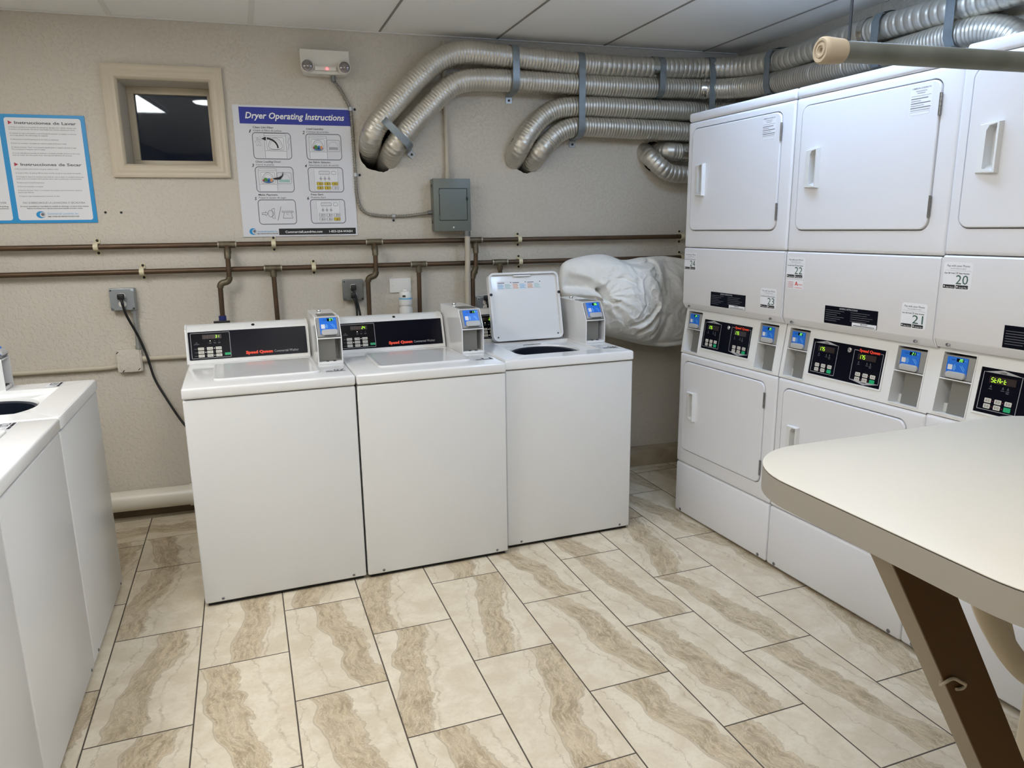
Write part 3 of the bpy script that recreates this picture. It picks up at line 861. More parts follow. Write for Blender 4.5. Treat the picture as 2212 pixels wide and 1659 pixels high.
# grey conduit, painted box and painted horizontal conduit under the left outlet
t = wall_thing('conduit_pipe', 'short grey conduit between the left outlet box and painted junction box', 'conduit', 0.224, 0.92)
b = MB(); b.cyl((0, -0.02, -0.005), (0, -0.02, 0.204), 0.011, 'emt', 14); b.build('tube', t)
for z in (0.0, 0.185):
    b = MB(); b.cyl((0, -0.02, z), (0, -0.02, z + 0.018), 0.0155, 'emt', 14); b.build('connector', t)
t = wall_thing('junction_box', 'wall coloured painted junction box behind the hanging black cord', 'junction box', 0.173, 0.803)
b = MB(); b.box(-0.055, 0.062, -0.028, -0.002, 0.0, 0.117, 'wall', bev=0.004); b.build('box', t)
b = MB(); b.rr(-0.057, 0.056, -0.001, 0.116, 0.010, -0.033, -0.028, 'wall', cham=0.002); d = Draw(b, Matrix.Translation((0, -0.0332, 0)))
for x, z in ((-0.05, 0.103), (0.045, 0.012), (-0.03, 0.006)): d.line((x - 0.005, z - 0.005), (x + 0.005, z + 0.005), 0.004, 'ink')
b.build('cover_plate', t)
t = wall_thing('conduit_pipe', 'horizontal wall coloured conduit running left of the junction box', 'conduit', 0.11, 0.825)
b = MB(); b.tube(catmull([(-0.98, -0.016, 0.0), (-0.3, -0.016, 0.002), (-0.05, -0.016, 0.004), (0.005, -0.016, 0.012)], 0.03), 0.0125, 'conduit', 14); b.build('tube', t)
t = wall_thing('conduit_pipe', 'horizontal wall coloured conduit running behind the left end washer', 'conduit', 0.24, 0.866)
b = MB(); b.cyl((-0.003, -0.016, 0.0), (0.62, -0.016, 0.0), 0.0125, 'conduit', 14); b.build('tube', t)
b = MB(); b.cyl((-0.003, -0.016, 0.0), (0.02, -0.016, 0.0), 0.017, 'conduit', 14); b.build('connector', t)
# blank plate and vent fitting
t = wall_thing('blank_wall_plate', 'blank white wall plate above the vent fitting', 'wall plate', 1.602, 1.160)
b = MB(); b.rr(-0.062, 0.062, 0.0, 0.081, 0.006, -0.009, -0.001, 'plate', cham=0.004); b.build('plate', t)
for x in (-0.042, 0.042):
    b = MB(); b.lathe([(0.0035, 0), (0.003, -0.0015), (0.001, -0.002)], 'plate', 12, axis='y', M=Matrix.Translation((x, -0.009, 0.0405))); b.build('screw', t)
t = wall_thing('vent_fitting', 'white plastic standpipe vent with a pale blue ring behind the middle washer', 'vent fitting', 1.615, 0.85)
M = Matrix.Translation((0, -0.10, 0))
b = MB(); b.lathe([(0.037, 0.0), (0.037, 0.235)], 'pvc', 24, M=M); b.lathe([(0.031, 0.235), (0.031, 0.25)], 'pvc', 24, M=M); b.build('standpipe', t)
b = MB(); b.lathe([(0.036, 0.25), (0.037, 0.255), (0.037, 0.280), (0.034, 0.283)], 'pvc', 24, M=M); b.build('coupling', t)
b = MB(); b.lathe([(0.0365, 0.281), (0.0365, 0.290)], 'sky_l', 24, M=M); b.build('ring', t)
b = MB(); b.lathe([(0.034, 0.290), (0.034, 0.318), (0.028, 0.326), (0.014, 0.329), (0.012, 0.336), (0.004, 0.338)], 'pvc', 24, M=M)
b.box(-0.020, -0.004, -0.1352, -0.125, 0.296, 0.306, 'bezel_d'); b.build('cap', t)
# drain pipe along the floor
t = wall_thing('drain_pipe', 'large white painted drain pipe running low along the back wall', 'pipe', 0.0, 0.11)
b = MB(); b.cyl((-0.95, -0.075, 0.004), (2.6, -0.075, 0.004), 0.054, 'pvc_paint', 28); b.build('pipe_run', t)
b = MB(); b.cyl((0.40, -0.075, 0.004), (0.50, -0.075, 0.004), 0.060, 'pvc_paint', 28); b.build('coupling', t)
# two old screw anchors
for s, z, l in ((0.147, 1.614, 'tiny dark screw anchor in the wall nearest the blue poster'), (0.218, 1.613, 'tiny dark screw anchor in the wall below the window')):
    b = MB(); b.lathe([(0.006, -0.001), (0.006, -0.003), (0.002, -0.004)], 'ink', 12, axis='y')
    o = b.build('wall_anchor'); o.location = wp(s, 0, z); o.rotation_euler = (0, 0, TH); tag(o, l, 'screw', 'screw anchors under the window')
# ================================================================== posters
def crest(d, x, z, r, l=3):
    """blue crescent with a small grey washer shape"""
    d.disc(x, z, r, 'sky', l, 28, r * 0.8)
    d.disc(x + r * 0.38, z - r * 0.02, r * 0.62, 'paper', l + 1, 24, r * 0.6)
    d.disc(x + r * 0.38, z, r * 0.5, 'ink_g', l + 2, 20, r * 0.5)
    d.disc(x + r * 0.36, z + r * 0.05, r * 0.28, 'ink_soft', l + 3, 16, r * 0.3)
    d.arc(x + r * 0.38, z, r * 0.4, 200, 340, r * 0.1, 'paper', l + 4, 8)

t = wall_thing('instruction_poster', 'white dryer operating instructions poster with royal blue heading', 'poster', 0.788, 1.483)
PWD, PHT = 0.592, 0.662
b = MB(); b.box(0, PWD, -0.006, -0.0015, 0, PHT, 'paper2'); b.build('board', t)
b = MB(); d = Draw(b, Matrix.Translation((0, -0.0061, 0)) @ Matrix.Diagonal((PWD, 1, PHT, 1)))
# working in fractions: a to the right, c = 1-b up
ar = PHT / PWD
d.rect(0.052, 0.992, 0.862, 0.985, 'blue')
for k in range(9):
    c = 0.866 + k * 0.0135
    d.rect(0.052, 0.992, c, c + 0.0045, 'blue_d', 2)
d.text('Dryer Operating Instructions', 0.52, 0.902, 0.047, 'ink_w', w=0.84, align='C', bold=0.022, italic=True, l=3)
boxes = [(0.143, 0.468, 0.598, 0.800), (0.592, 0.902, 0.596, 0.798), (0.143, 0.468, 0.345, 0.543), (0.592, 0.902, 0.345, 0.543), (0.143, 0.468, 0.095, 0.290), (0.592, 0.902, 0.098, 0.292)]
cap = [('1', 'Clean Lint Filter.', 'Limpie el filtro de pelusa.'), ('2', 'Load Laundry.', 'Coloque las prendas.'), ('3', 'Close Loading Door.', 'Cierre la puerta.'),
       ('4', 'Set Fabric Selector.', 'Seleccione el ciclo de secado.'), ('5', 'Make Payment.', 'Toque la tarjeta de pago.'), ('6', 'Press Start.', 'Presione Start.')]
wid = [(0.175, 0.24), (0.15, 0.195), (0.215, 0.155), (0.195, 0.265), (0.165, 0.235), (0.112, 0.132)]
for (x0, x1, z0, z1), (n, e1, e2), (w1, w2) in zip(boxes, cap, wid):
    d.frame(x0, x1, z0, z1, 0.03, 0.006, 'ink_soft')
    d.text(n, x0 - 0.004, z1 - 0.004, 0.024, 'ink', w=0.018, align='R', bold=0.02, italic=True)
    d.text(e1, x0 + 0.012, z1 + 0.030, 0.0145, 'ink', w=w1, bold=0.015, italic=True)
    d.text(e2, x0 + 0.012, z1 + 0.008, 0.0135, 'ink', w=w2, italic=True)
LW = 0.0022
def dryer_art(x0, x1, z0, z1, load, doorx):
    w = x1 - x0; h = z1 - z0
    d.rect(x0, x1, z0, z1, 'paper', 1)
    d.path([(x0, z0), (x0, z1), (x1, z1), (x1, z0)], LW, 'ink_soft', 2)
    d.line((x0, z0 + h * .30), (x1, z0 + h * .30), LW, 'ink_soft', 2)
    d.line((x0, z0 + h * .92), (x1, z0 + h * .92), LW, 'ink_soft', 2)
    cx = x0 + w * .5; cz = z0 + h * .56
    d.frame(x0 + w * .1, x1 - w * .1, z0 + h * .34, z0 + h * .86, .012, LW, 'ink_soft', 2)
    d.arc(cx, cz - h * .1, w * .32, 0, 180, LW, 'ink', 3, 16, h * .36)
    d.arc(cx, cz - h * .1, w * .25, 15, 165, LW, 'ink_g', 3, 12, h * .29)
    d.arc(cx, cz - h * .1, w * .32, 180, 360, LW, 'ink', 3, 12, h * .10)
    if load:
        d.disc(cx, cz - h * .10, w * .29, 'cl_b', 4, 16, h * .085)
        d.disc(cx - w * .13, cz - h * .05, w * .12, 'cl_g', 5, 12, h * .09)
        d.disc(cx + w * .05, cz - h * .06, w * .08, 'cl_b', 5, 12, h * .08)
        d.disc(cx + w * .18, cz - h * .07, w * .08, 'cl_o', 5, 12, h * .08)
        d.disc(cx - w * .25, cz - h * .08, w * .05, 'maroon', 5, 10, h * .05)
        d.disc(cx + w * .02, cz - h * .11, w * .05, 'ink', 6, 10, h * .03)
    if doorx:
        a0, a1 = x1 + 0.002, x1 + doorx
        d.frame(a0, a1, z0 + h * .32, z0 + h * .84, .012, LW, 'ink_soft', 3)
        d.arc((a0 + a1) / 2, z0 + h * .5, (a1 - a0) * .4, 0, 180, LW, 'ink_g', 3, 14, h * .26)
        d.poly([(a0 + .014, z0 + h * .4), (a1 - .014, z0 + h * .4), (a1 - .02, z0 + h * .52), (a0 + .02, z0 + h * .52)], 'teal' if load == 2 else 'ink_g', 3)
x0, x1, z0, z1 = boxes[0]
dryer_art(x0 + .10, x1 - .045, z0 + .008, z1 - .008, 0, 0)
d.arc(x0 + .115, z0 + .085, .095, 0, 85, .013, 'ink', 7, 12, .072)
d.poly([(x0 + .075, z0 + .154), (x0 + .115, z0 + .170), (x0 + .112, z0 + .140)], 'ink', 7)
for i in range(9):
    a = i * 1.9; d.arc(x0 + .05 + .016 * math.cos(a), z0 + .135 + .026 * math.sin(a * 1.3), .009, a * 40, a * 40 + 250, LW, 'ink_g', 3, 8)
d.path([(x1 - .034, z0 + .07), (x1 - .018, z0 + .11), (x1 - .03, z0 + .13), (x1 - .012, z0 + .165)], LW, 'ink_soft', 3)
x0, x1, z0, z1 = boxes[1]; dryer_art(x0 + .03, x0 + .18, z0 + .012, z1 - .018, 1, .115)
x0, x1, z0, z1 = boxes[2]; dryer_art(x0 + .03, x0 + .18, z0 + .012, z1 - .018, 2, .125)
d.poly([(x0 + .14, z0 + .105), (x0 + .165, z0 + .098), (x0 + .21, z0 + .100), (x0 + .235, z0 + .13), (x0 + .236, z0 + .162), (x0 + .225, z0 + .13), (x0 + .2, z0 + .118), (x0 + .165, z0 + .112)], 'ink', 7)
def keypad_art(bx, lit):
    x0, x1, z0, z1 = bx
    a, c = x0 + .055, z0 + .012
    d.rect(a, a + .205, c, z1 - .012, 'paper', 1); d.frame(a, a + .205, c, z1 - .012, .001, .0015, 'ink_g', 2)
    d.frame(a + .04, a + .135, c + .128, c + .155, .006, LW, 'ink_soft', 3)
    for i in range(4): d.frame(a + .048 + i * .022, a + .062 + i * .022, c + .132, c + .151, .001, .0014, 'ink_g', 3)
    d.frame(a + .15, a + .19, c + .128, c + .155, .006, LW, 'ink_soft', 3)
    for i in range(3):
        d.disc(a + .055 + i * .036, c + .113, .0035, 'ink_g', 3, 10)
        d.rect(a + .043 + i * .036, a + .067 + i * .036, c + .094, c + .098, 'ink_soft', 3); d.rect(a + .047 + i * .036, a + .063 + i * .036, c + .086, c + .089, 'ink', 3)
        d.rect(a + .051 + i * .036, a + .059 + i * .036, c + .100, c + .106, 'ink_soft', 3)
    for i in range(3):
        for j in range(2):
            p, q = a + .016 + i * .066, c + .043 - j * .033
            m = 'yellow' if (i, j) in lit else 'paper'
            d.rrect(p, p + .058, q, q + .027, .007, m, 3); d.frame(p, p + .058, q, q + .027, .007, .002, 'ink_soft', 4)
            d.rect(p + .025, p + .03, q + .005, q + .021, 'ink', 5); d.rect(p + .034, p + .052, q + .008, q + .011, 'ink_soft', 5); d.rect(p + .034, p + .052, q + .015, q + .018, 'ink_soft', 5)
            d.path([(p + .006, q + .02), (p + .012, q + .0135), (p + .006, q + .007)], .002, 'ink', 5)
keypad_art(boxes[3], {(0, 0), (1, 0), (2, 0), (0, 1), (1, 1)})
keypad_art(boxes[5], {(2, 1)})
x0, x1, z0, z1 = boxes[4]
a, c = x0 + .03, z0 + .085
d.path([(a, c + .007), (a + .03, c + .007), (a + .03, c + .016), (a + .05, c), (a + .03, c - .016), (a + .03, c - .007), (a, c - .007), (a, c + .007)], LW, 'ink', 2)
d.arc(a + .072, c, .020, 0, 360, LW, 'ink', 2, 18, .026)
d.path([(a + .085, c + .036), (a + .108, c + .042), (a + .108, c - .04), (a + .085, c - .032), (a + .085, c - .018)], LW, 'ink', 2); d.line((a + .085, c + .036), (a + .085, c + .018), LW, 'ink', 2)
d.arc(a + .086, c, .012, -80, 80, LW, 'ink', 2, 10, .02)
d.line((a + .13, c - .055), (a + .165, c + .055), .003, 'ink', 2)
d.frame(a + .17, a + .268, c + .008, c + .02, .001, LW, 'ink', 2)
d.path([(a + .19, c + .008), (a + .178, c - .036), (a + .262, c - .036), (a + .25, c + .008)], .0026, 'ink', 2); d.frame(a + .208, a + .226, c - .01, c + .004, .003, LW, 'ink_g', 2)
# footer
d.rect(0.305, 0.985, 0.012, 0.062, 'ink', 2)
d.text('CommercialLaundries.com', 0.36, 0.027, 0.018, 'ink_w', w=0.325, bold=0.02, l=3)
d.text('1-855-254-WASH', 0.955, 0.027, 0.018, 'ink_w', w=0.21, align='R', bold=0.02, l=3)
crest(d, 0.085, 0.042, 0.032)
d.text('Commercial Laundries, Inc.', 0.118, 0.036, 0.014, 'sky_l', w=0.178, bold=0.01, l=3)
d.text('FAMILY OWNED AND OPERATED FOR OVER 50 YEARS', 0.118, 0.020, 0.008, 'ink', w=0.178, bold=0.02, l=3)
b.build('printed_sheet', t)

t = wall_thing('instruction_poster', 'white and sky blue Spanish wash and dry instructions poster on the far left', 'poster', -0.62, 1.565)
W2, H2 = 0.728, 0.505
b = MB(); b.box(0, W2, -0.005, -0.0015, 0, H2, 'sky'); b.build('board', t)
b = MB(); d = Draw(b, Matrix.Translation((0, -0.0051, 0)))
R0, R1 = 0.386, 0.710       # right panel
d.rrect(R0, R1, 0.014, 0.490, 0.012, 'paper')
d.rrect(0.016, 0.362, 0.014, 0.490, 0.012, 'paper')
def head(x, z, s, w):
    d.poly([(x, z - 0.003), (x + 0.017, z + 0.006), (x, z + 0.015)], 'maroon', 2)
    d.text(s, x + 0.026, z, 0.0125, 'ink_soft', w=w, bold=0.03, l=2)
head(R0 + 0.016, 0.461, 'Instrucciones de Lavar', 0.262)
def para(x, z, lines, h=0.0058):
    for s, w in lines:
        d.text(s, x, z, h, 'ink_soft', w=w, bold=0.004, l=2); z -= 0.0095
    return z
X = R0 + 0.016
z = para(X, 0.444, [('1) Añada la cantidad recomendada de detergente (agregue cloro diluido despues que', 0.285), ('la lavadora se haya llenado. No somos responsables por articulos dañados por cloro).', 0.280)])
z = para(X, z - 0.009, [('2) Coloque su ropa en la lavadora y cierre la tapa firmemente. La maquina no funciona', 0.283), ('con la tapa abierta. No sobrecargue la maquina).', 0.160)])
z = para(X, z - 0.0085, [('3) Seleccione el Ciclo/Temperatura (la luz indica su seleccion).', 0.204)])
z = para(X, z - 0.0085, [('4) Entre las monedas o su tarjeta (no saque la tarjeta hasta que lo pida).', 0.236)])
z = para(X, z - 0.0085, [('5) Oprima el boton "Start" si es necesario (puede parar la maquina abriendo la tapa.', 0.276), ('Para comenzar la maquina, cierre la tapa).', 0.140)])
z = para(X, z - 0.008, [('6) La luz indicadora se prende al comienzo y se queda prendida durante el ciclo com-', 0.288), ('pleto (el tiempo del ciclo puede variar, toma aproximadamente 30 minutos).', 0.252)])
head(R0 + 0.016, 0.270, 'Instrucciones de Secar', 0.262)
z = para(X, 0.252, [('1) No se pueden secar articulos de goma, plastico o lana.', 0.185)])
z = para(X, z - 0.009, [('2) Limpie el filtro de pelusas (filtros sucios resultan en que la ropa quede mal secada).', 0.280)])
z = para(X, z - 0.008, [('3) Coloque la ropa en la secadora (una tanda de ropa es igual a la cantidad maxima que', 0.290), ('puede secar en la secadora. Esto permite que la ropa se pueda secar correctamente).', 0.280)])
z = para(X, z - 0.0085, [('4) Seleccione el Ciclo/Temperatura.', 0.117)])
z = para(X, z - 0.0085, [('5) Entre las monedas o su tarjeta.', 0.110)])
z = para(X, z - 0.0085, [('6) Oprima el boton "Start" si es necesario (la secadora para de funcionar cuando la', 0.274), ('puerta esta abierta).', 0.066)])
z = para(X, z - 0.0085, [('7) Saque la ropa inmediatamente al terminar el ciclo.', 0.175)])
d.text('NO SOBRECARGUE LA LAVADORA O SECADORA', R0 + 0.163, 0.092, 0.0095, 'ink_soft', w=0.268, align='C', l=2)
d.text('No somos responsables por ropa dañada por resultado de sobrecargar o el mal uso de las maquinas.', R0 + 0.163, 0.077, 0.0058, 'ink', w=0.296, align='C', bold=0.015, l=2)
d.text('Referirse a la etiqueta de su ropa para instrucciones especiales de lavado o secado.', R0 + 0.163, 0.0675, 0.0058, 'ink', w=0.242, align='C', bold=0.015, l=2)
crest(d, R0 + 0.098, 0.040, 0.021)
d.text('Commercial Laundries, Inc.', R0 + 0.126, 0.040, 0.010, 'sky_l', w=0.137, bold=0.01, l=2)
d.text('FAMILY OWNED AND OPERATED FOR OVER 50 YEARS', R0 + 0.126, 0.028, 0.006, 'ink', w=0.137, bold=0.02, l=2)
# the English panel (only its right margin is in view)
head(0.032, 0.461, 'Washing Instructions', 0.25)
z = 0.444
for ln in (2, 2, 1, 1, 2, 2):
    for k in range(ln):
        d.rect(0.032, 0.032 + 0.26 - 0.06 * (k % 2), z, z + 0.0035, 'ink_g', 2); z -= 0.0095
    z -= 0.0088
head(0.032, 0.270, 'Drying Instructions', 0.24)
d.text('DO NOT OVERLOAD WASHER OR DRYER', 0.345, 0.092, 0.0095, 'ink_soft', w=0.30, align='R', l=2)
d.text('We are not responsible for damage due to overloading.', 0.352, 0.077, 0.0058, 'ink', w=0.28, align='R', bold=0.015, l=2)
d.text('See garment label for care instructions.', 0.352, 0.0675, 0.0058, 'ink', w=0.22, align='R', bold=0.015, l=2)
b.build('printed_sheet', t)

# ================================================================== exhaust ducts
def duct(label, pts, R, pitch_at, group='aluminium exhaust ducts', tape=()):
    P = catmull(pts, 0.004)
    base = wp(3.0, 0.0, 0.0)
    base = Vector(pts[len(pts) // 2]); base.z = P[0].z
    t = thing('exhaust_duct', label, 'duct', base, 0, group)
    N = len(P)
    acc = 0.0; ph = []
    for i in range(N):
        ph.append(acc); acc += 0.004 / pitch_at(P[i])
    rnd = [random.uniform(-0.0009, 0.0009) for _ in range(N)]
    def rf(i):
        f = ph[i] % 1.0; big = pitch_at(P[i]) > 0.025
        if big:
            return R - 0.0036 * math.exp(-((f - 0.5) / 0.15) ** 2) + rnd[i] * 0.5 + 0.001 * math.sin(i * 0.031)
        return R + (0.0022 if abs(f - 0.5) < 0.12 else 0.0) - 0.0008 * (abs(f - 0.5) * 2) ** 2 + rnd[i] * 0.4 + 0.0012 * math.sin(i * 0.031)
    b = MB(); b.tube([p - base for p in P], R, 'duct', 26, rf=rf)
    o = b.build('duct_hose', t, sharp=70)
    for pt, L in tape:
        i0 = min(range(N), key=lambda i: (P[i] - pt).length) - int(L / 0.008); i1 = min(N - 1, i0 + int(L / 0.004))
        b = MB(); b.tube([p - base for p in P[i0:i1]], R + 0.003, 'duct_tape', 26, rf=lambda i: R + 0.0032 + random.uniform(-0.0012, 0.0012), caps=False)
        b.build('foil_joint', t)
    return t
def fine(p): return 0.017
def mixd(p): return 0.042 if p.y < 0.2 else (0.030 if p.x > 2.55 else 0.018)
def A(*l): return [wp(s, o, z) for s, o, z in l]
duct('top silver exhaust duct against the ceiling, running round the corner over the dryers',
     A((1.478, -0.24, 1.900), (1.473, -0.05, 1.935), (1.474, 0.07, 1.985), (1.507, 0.10, 2.051), (1.597, 0.10, 2.151), (1.737, 0.10, 2.294), (1.852, 0.10, 2.388), (1.979, 0.10, 2.428), (2.132, 0.10, 2.426), (2.288, 0.10, 2.418), (2.668, 0.10, 2.402), (3.068, 0.10, 2.402), (3.306, 0.10, 2.410), (3.43, 0.12, 2.412)) +
     [(3.36, 0.28, 2.405), (3.425, 0.08, 2.395), (3.43, -0.1, 2.385), (3.43, -0.44, 2.395), (3.43, -0.80, 2.388), (3.43, -1.06, 2.378), (3.43, -1.5, 2.37), (3.43, -1.95, 2.34)], 0.0575, mixd, tape=((wp(3.115, 0.1, 2.403), 0.06), (Vector((3.43, -0.6, 2.39)), 0.04)))
duct('second silver exhaust duct below the top one, entering the left wall hole',
     A((1.575, -0.24, 1.86), (1.574, -0.05, 1.885), (1.590, 0.07, 1.935), (1.645, 0.095, 2.008), (1.769, 0.095, 2.133), (1.886, 0.095, 2.243), (1.980, 0.095, 2.288), (2.131, 0.095, 2.299), (2.504, 0.095, 2.297), (2.927, 0.095, 2.293), (3.314, 0.095, 2.300), (3.43, 0.115, 2.298)) +
     [(3.36, 0.27, 2.290), (3.425, 0.07, 2.280), (3.43, -0.136, 2.272), (3.43, -0.58, 2.264), (3.43, -0.82, 2.266), (3.43, -1.077, 2.270), (3.44, -1.22, 2.255), (3.455, -1.33, 2.19), (3.455, -1.40, 2.06)], 0.0565, lambda p: 0.017, tape=((wp(3.43, 0.115, 2.298), 0.05),))
duct('third silver exhaust duct, the upper one from the middle wall hole',
     A((2.292, -0.24, 1.86), (2.284, -0.05, 1.885), (2.299, 0.07, 1.95), (2.348, 0.085, 2.03), (2.425, 0.085, 2.113), (2.522, 0.085, 2.165), (2.676, 0.085, 2.181), (2.935, 0.085, 2.180), (3.294, 0.085, 2.177), (3.50, 0.09, 2.175)) + [(3.41, 0.26, 2.15), (3.44, 0.10, 2.08), (3.44, 0.0, 1.95)], 0.0555, fine)
duct('fourth silver exhaust duct, the lower one from the middle wall hole',
     A((2.405, -0.24, 1.85), (2.393, -0.05, 1.872), (2.414, 0.07, 1.926), (2.472, 0.085, 1.99), (2.536, 0.085, 2.041), (2.634, 0.085, 2.071), (2.791, 0.085, 2.072), (3.086, 0.085, 2.066), (3.305, 0.085, 2.060), (3.48, 0.09, 2.04)) + [(3.38, 0.28, 1.95), (3.40, 0.18, 1.80)], 0.0545, fine)
duct('short curved silver duct drooping out of the right wall hole',
     A((3.135, -0.22, 2.0), (3.112, -0.05, 1.965), (3.114, 0.06, 1.915), (3.162, 0.095, 1.860), (3.229, 0.10, 1.822), (3.354, 0.10, 1.811), (3.52, 0.10, 1.81)) + [(3.40, 0.26, 1.75)], 0.0515, lambda p: 0.028, tape=())
duct('short silver duct leaving the right wall hole level, behind the curved one',
     A((3.205, -0.22, 1.962), (3.195, -0.05, 1.956), (3.225, 0.055, 1.949), (3.30, 0.075, 1.944), (3.46, 0.08, 1.94)) + [(3.36, 0.30, 1.92)], 0.050, fine, tape=((wp(3.33, 0.075, 1.944), 0.05),))

def strap(label, s, z0, z1, o=0.160, tilt=None, tab=True):
    t = wall_thing('duct_strap', label, 'duct strap', s, z0, 'galvanised straps around the ducts')
    h = z1 - z0
    pts = [(0, -0.003, -0.035), (0, -0.004, 0.0), (0, -0.03, 0.004), (0, -0.085, 0.006), (0, -o + 0.025, 0.016), (0, -o + 0.006, 0.034), (0, -o, 0.06), (0, -o, h * .5), (0, -o, h - 0.06), (0, -o + 0.006, h - 0.032), (0, -o + 0.025, h - 0.014), (0, -0.09, h - 0.002), (0, -0.03, h), (0, -0.004, h + 0.003)]
    M = Matrix.Rotation(tilt, 4, 'Y') if tilt else None
    b = MB(); b.strip(pts, 0.038, 0.0022, 'strap', M=M); b.build('band', t)
    b = MB()
    b.box(-0.017, 0.017, -0.0060, -0.0020, -0.036, -0.002, 'tab', M=M); b.build('bracket_tab', t)
    e = MB(); e.lathe([(0.0065, 0), (0.006, -0.005), (0.002, -0.007)], 'black', 14, axis='y', M=(M or Matrix.Identity(4)) @ Matrix.Translation((0, -0.006, -0.02))); e.build('screw', t)
    return t
strap('galvanised strap across the two upper ducts just right of their bend', 2.258, 2.232, 2.486)
strap('longest galvanised strap crossing all four ducts', 2.640, 2.003, 2.468)
strap('galvanised strap across the two upper ducts beside the foil joint', 3.135, 2.232, 2.468)
strap('galvanised strap across ducts above the left edge of the first stacked dryer', 3.440, 2.100, 2.476, o=0.19)
strap('slanting galvanised strap where two ducts leave the left wall hole', 1.683, 1.927, 2.165, o=0.165, tilt=-math.radians(46.0))
def side_strap(label, y, z0, z1):
    t = thing('duct_strap', label, 'duct strap', (XR, y, z0), -PI / 2, 'galvanised straps around the ducts')
    h = z1 - z0; o = 0.154
    pts = [(0, -0.003, -0.03), (0, -0.004, 0.0), (0, -0.085, 0.006), (0, -o + 0.02, 0.016), (0, -o, 0.05), (0, -o, h - 0.05), (0, -o + 0.02, h - 0.014), (0, -0.09, h - 0.002), (0, -0.004, h + 0.003)]
    b = MB(); b.strip(pts, 0.042, 0.0022, 'strap'); b.build('band', t)
side_strap('galvanised strap on the ducts in the corner above the first stacked dryer', 0.03, 2.206, 2.460)
side_strap('galvanised strap on the ducts behind the metal hanging rail', -0.70, 2.200, 2.458)
side_strap('galvanised strap on the ducts nearest the right edge of the view', -1.08, 2.205, 2.452)
# ================================================================== card reader shared by washers and dryers
def card_reader(parent, x0, x1, z0, z1, code, M, rm=0.10):
    """grey reader body with blue face, in the plane given by M (x right, -y to viewer, z up)"""
    w = x1 - x0; h = z1 - z0
    b = MB(); b.rr(x0, x1, z0, z1, 0.004, -0.006, 0.03, 'bezel', cham=0.002, M=M)
    bx0, bx1, bz0, bz1 = x0 + w * 0.13, x1 - w * rm, z0 + h * 0.10, z1 - h * 0.05
    b.rr(bx0, bx1, bz0, bz1, 0.003, -0.009, -0.0055, 'reader', cham=0.001, M=M)
    d = Draw(b, M @ Matrix.Translation((0, -0.0092, 0)))
    bw = bx1 - bx0; bh = bz1 - bz0
    def X(a): return bx0 + a * bw
    def Z(c): return bz0 + c * bh
    d.rect(X(.46), X(.80), Z(.78), Z(.95), 'panelbox')
    if code: d.seg7(code, X(.60), Z(.80), bh * 0.13, 'seg_g', 2)
    d.rect(X(.22), X(.40), Z(.83), Z(.88), 'reader_d'); d.rect(X(.86), X(.93), Z(.85), Z(.88), 'reader_l')
    d.rect(X(.08), X(.30), Z(.34), Z(.60), 'paper2')
    for r, a in ((.06, 1), (.11, 1), (.16, 1)):
        d.arc(X(.50), Z(.47), r * bw, 120, 240, bw * 0.03, 'reader_l', 1, 8)
    d.path([(X(.66), Z(.60)), (X(.74), Z(.50)), (X(.82), Z(.38)), (X(.88), Z(.33))], bw * .03, 'reader_l')
    d.path([(X(.74), Z(.60)), (X(.82), Z(.52)), (X(.90), Z(.40))], bw * .025, 'reader_l')
    # card slot lip
    b.rr(X(.06), X(1.0), z0 + h * 0.03, Z(.26), 0.010, -0.017, -0.008, 'bezel_l', cham=0.003, M=M)
    b.box(X(.2), X(.9), -0.012, -0.004, z0 + 0.001, z0 + h * 0.06, 'bezel_d', M=M)
    return b.build('card_reader', parent)

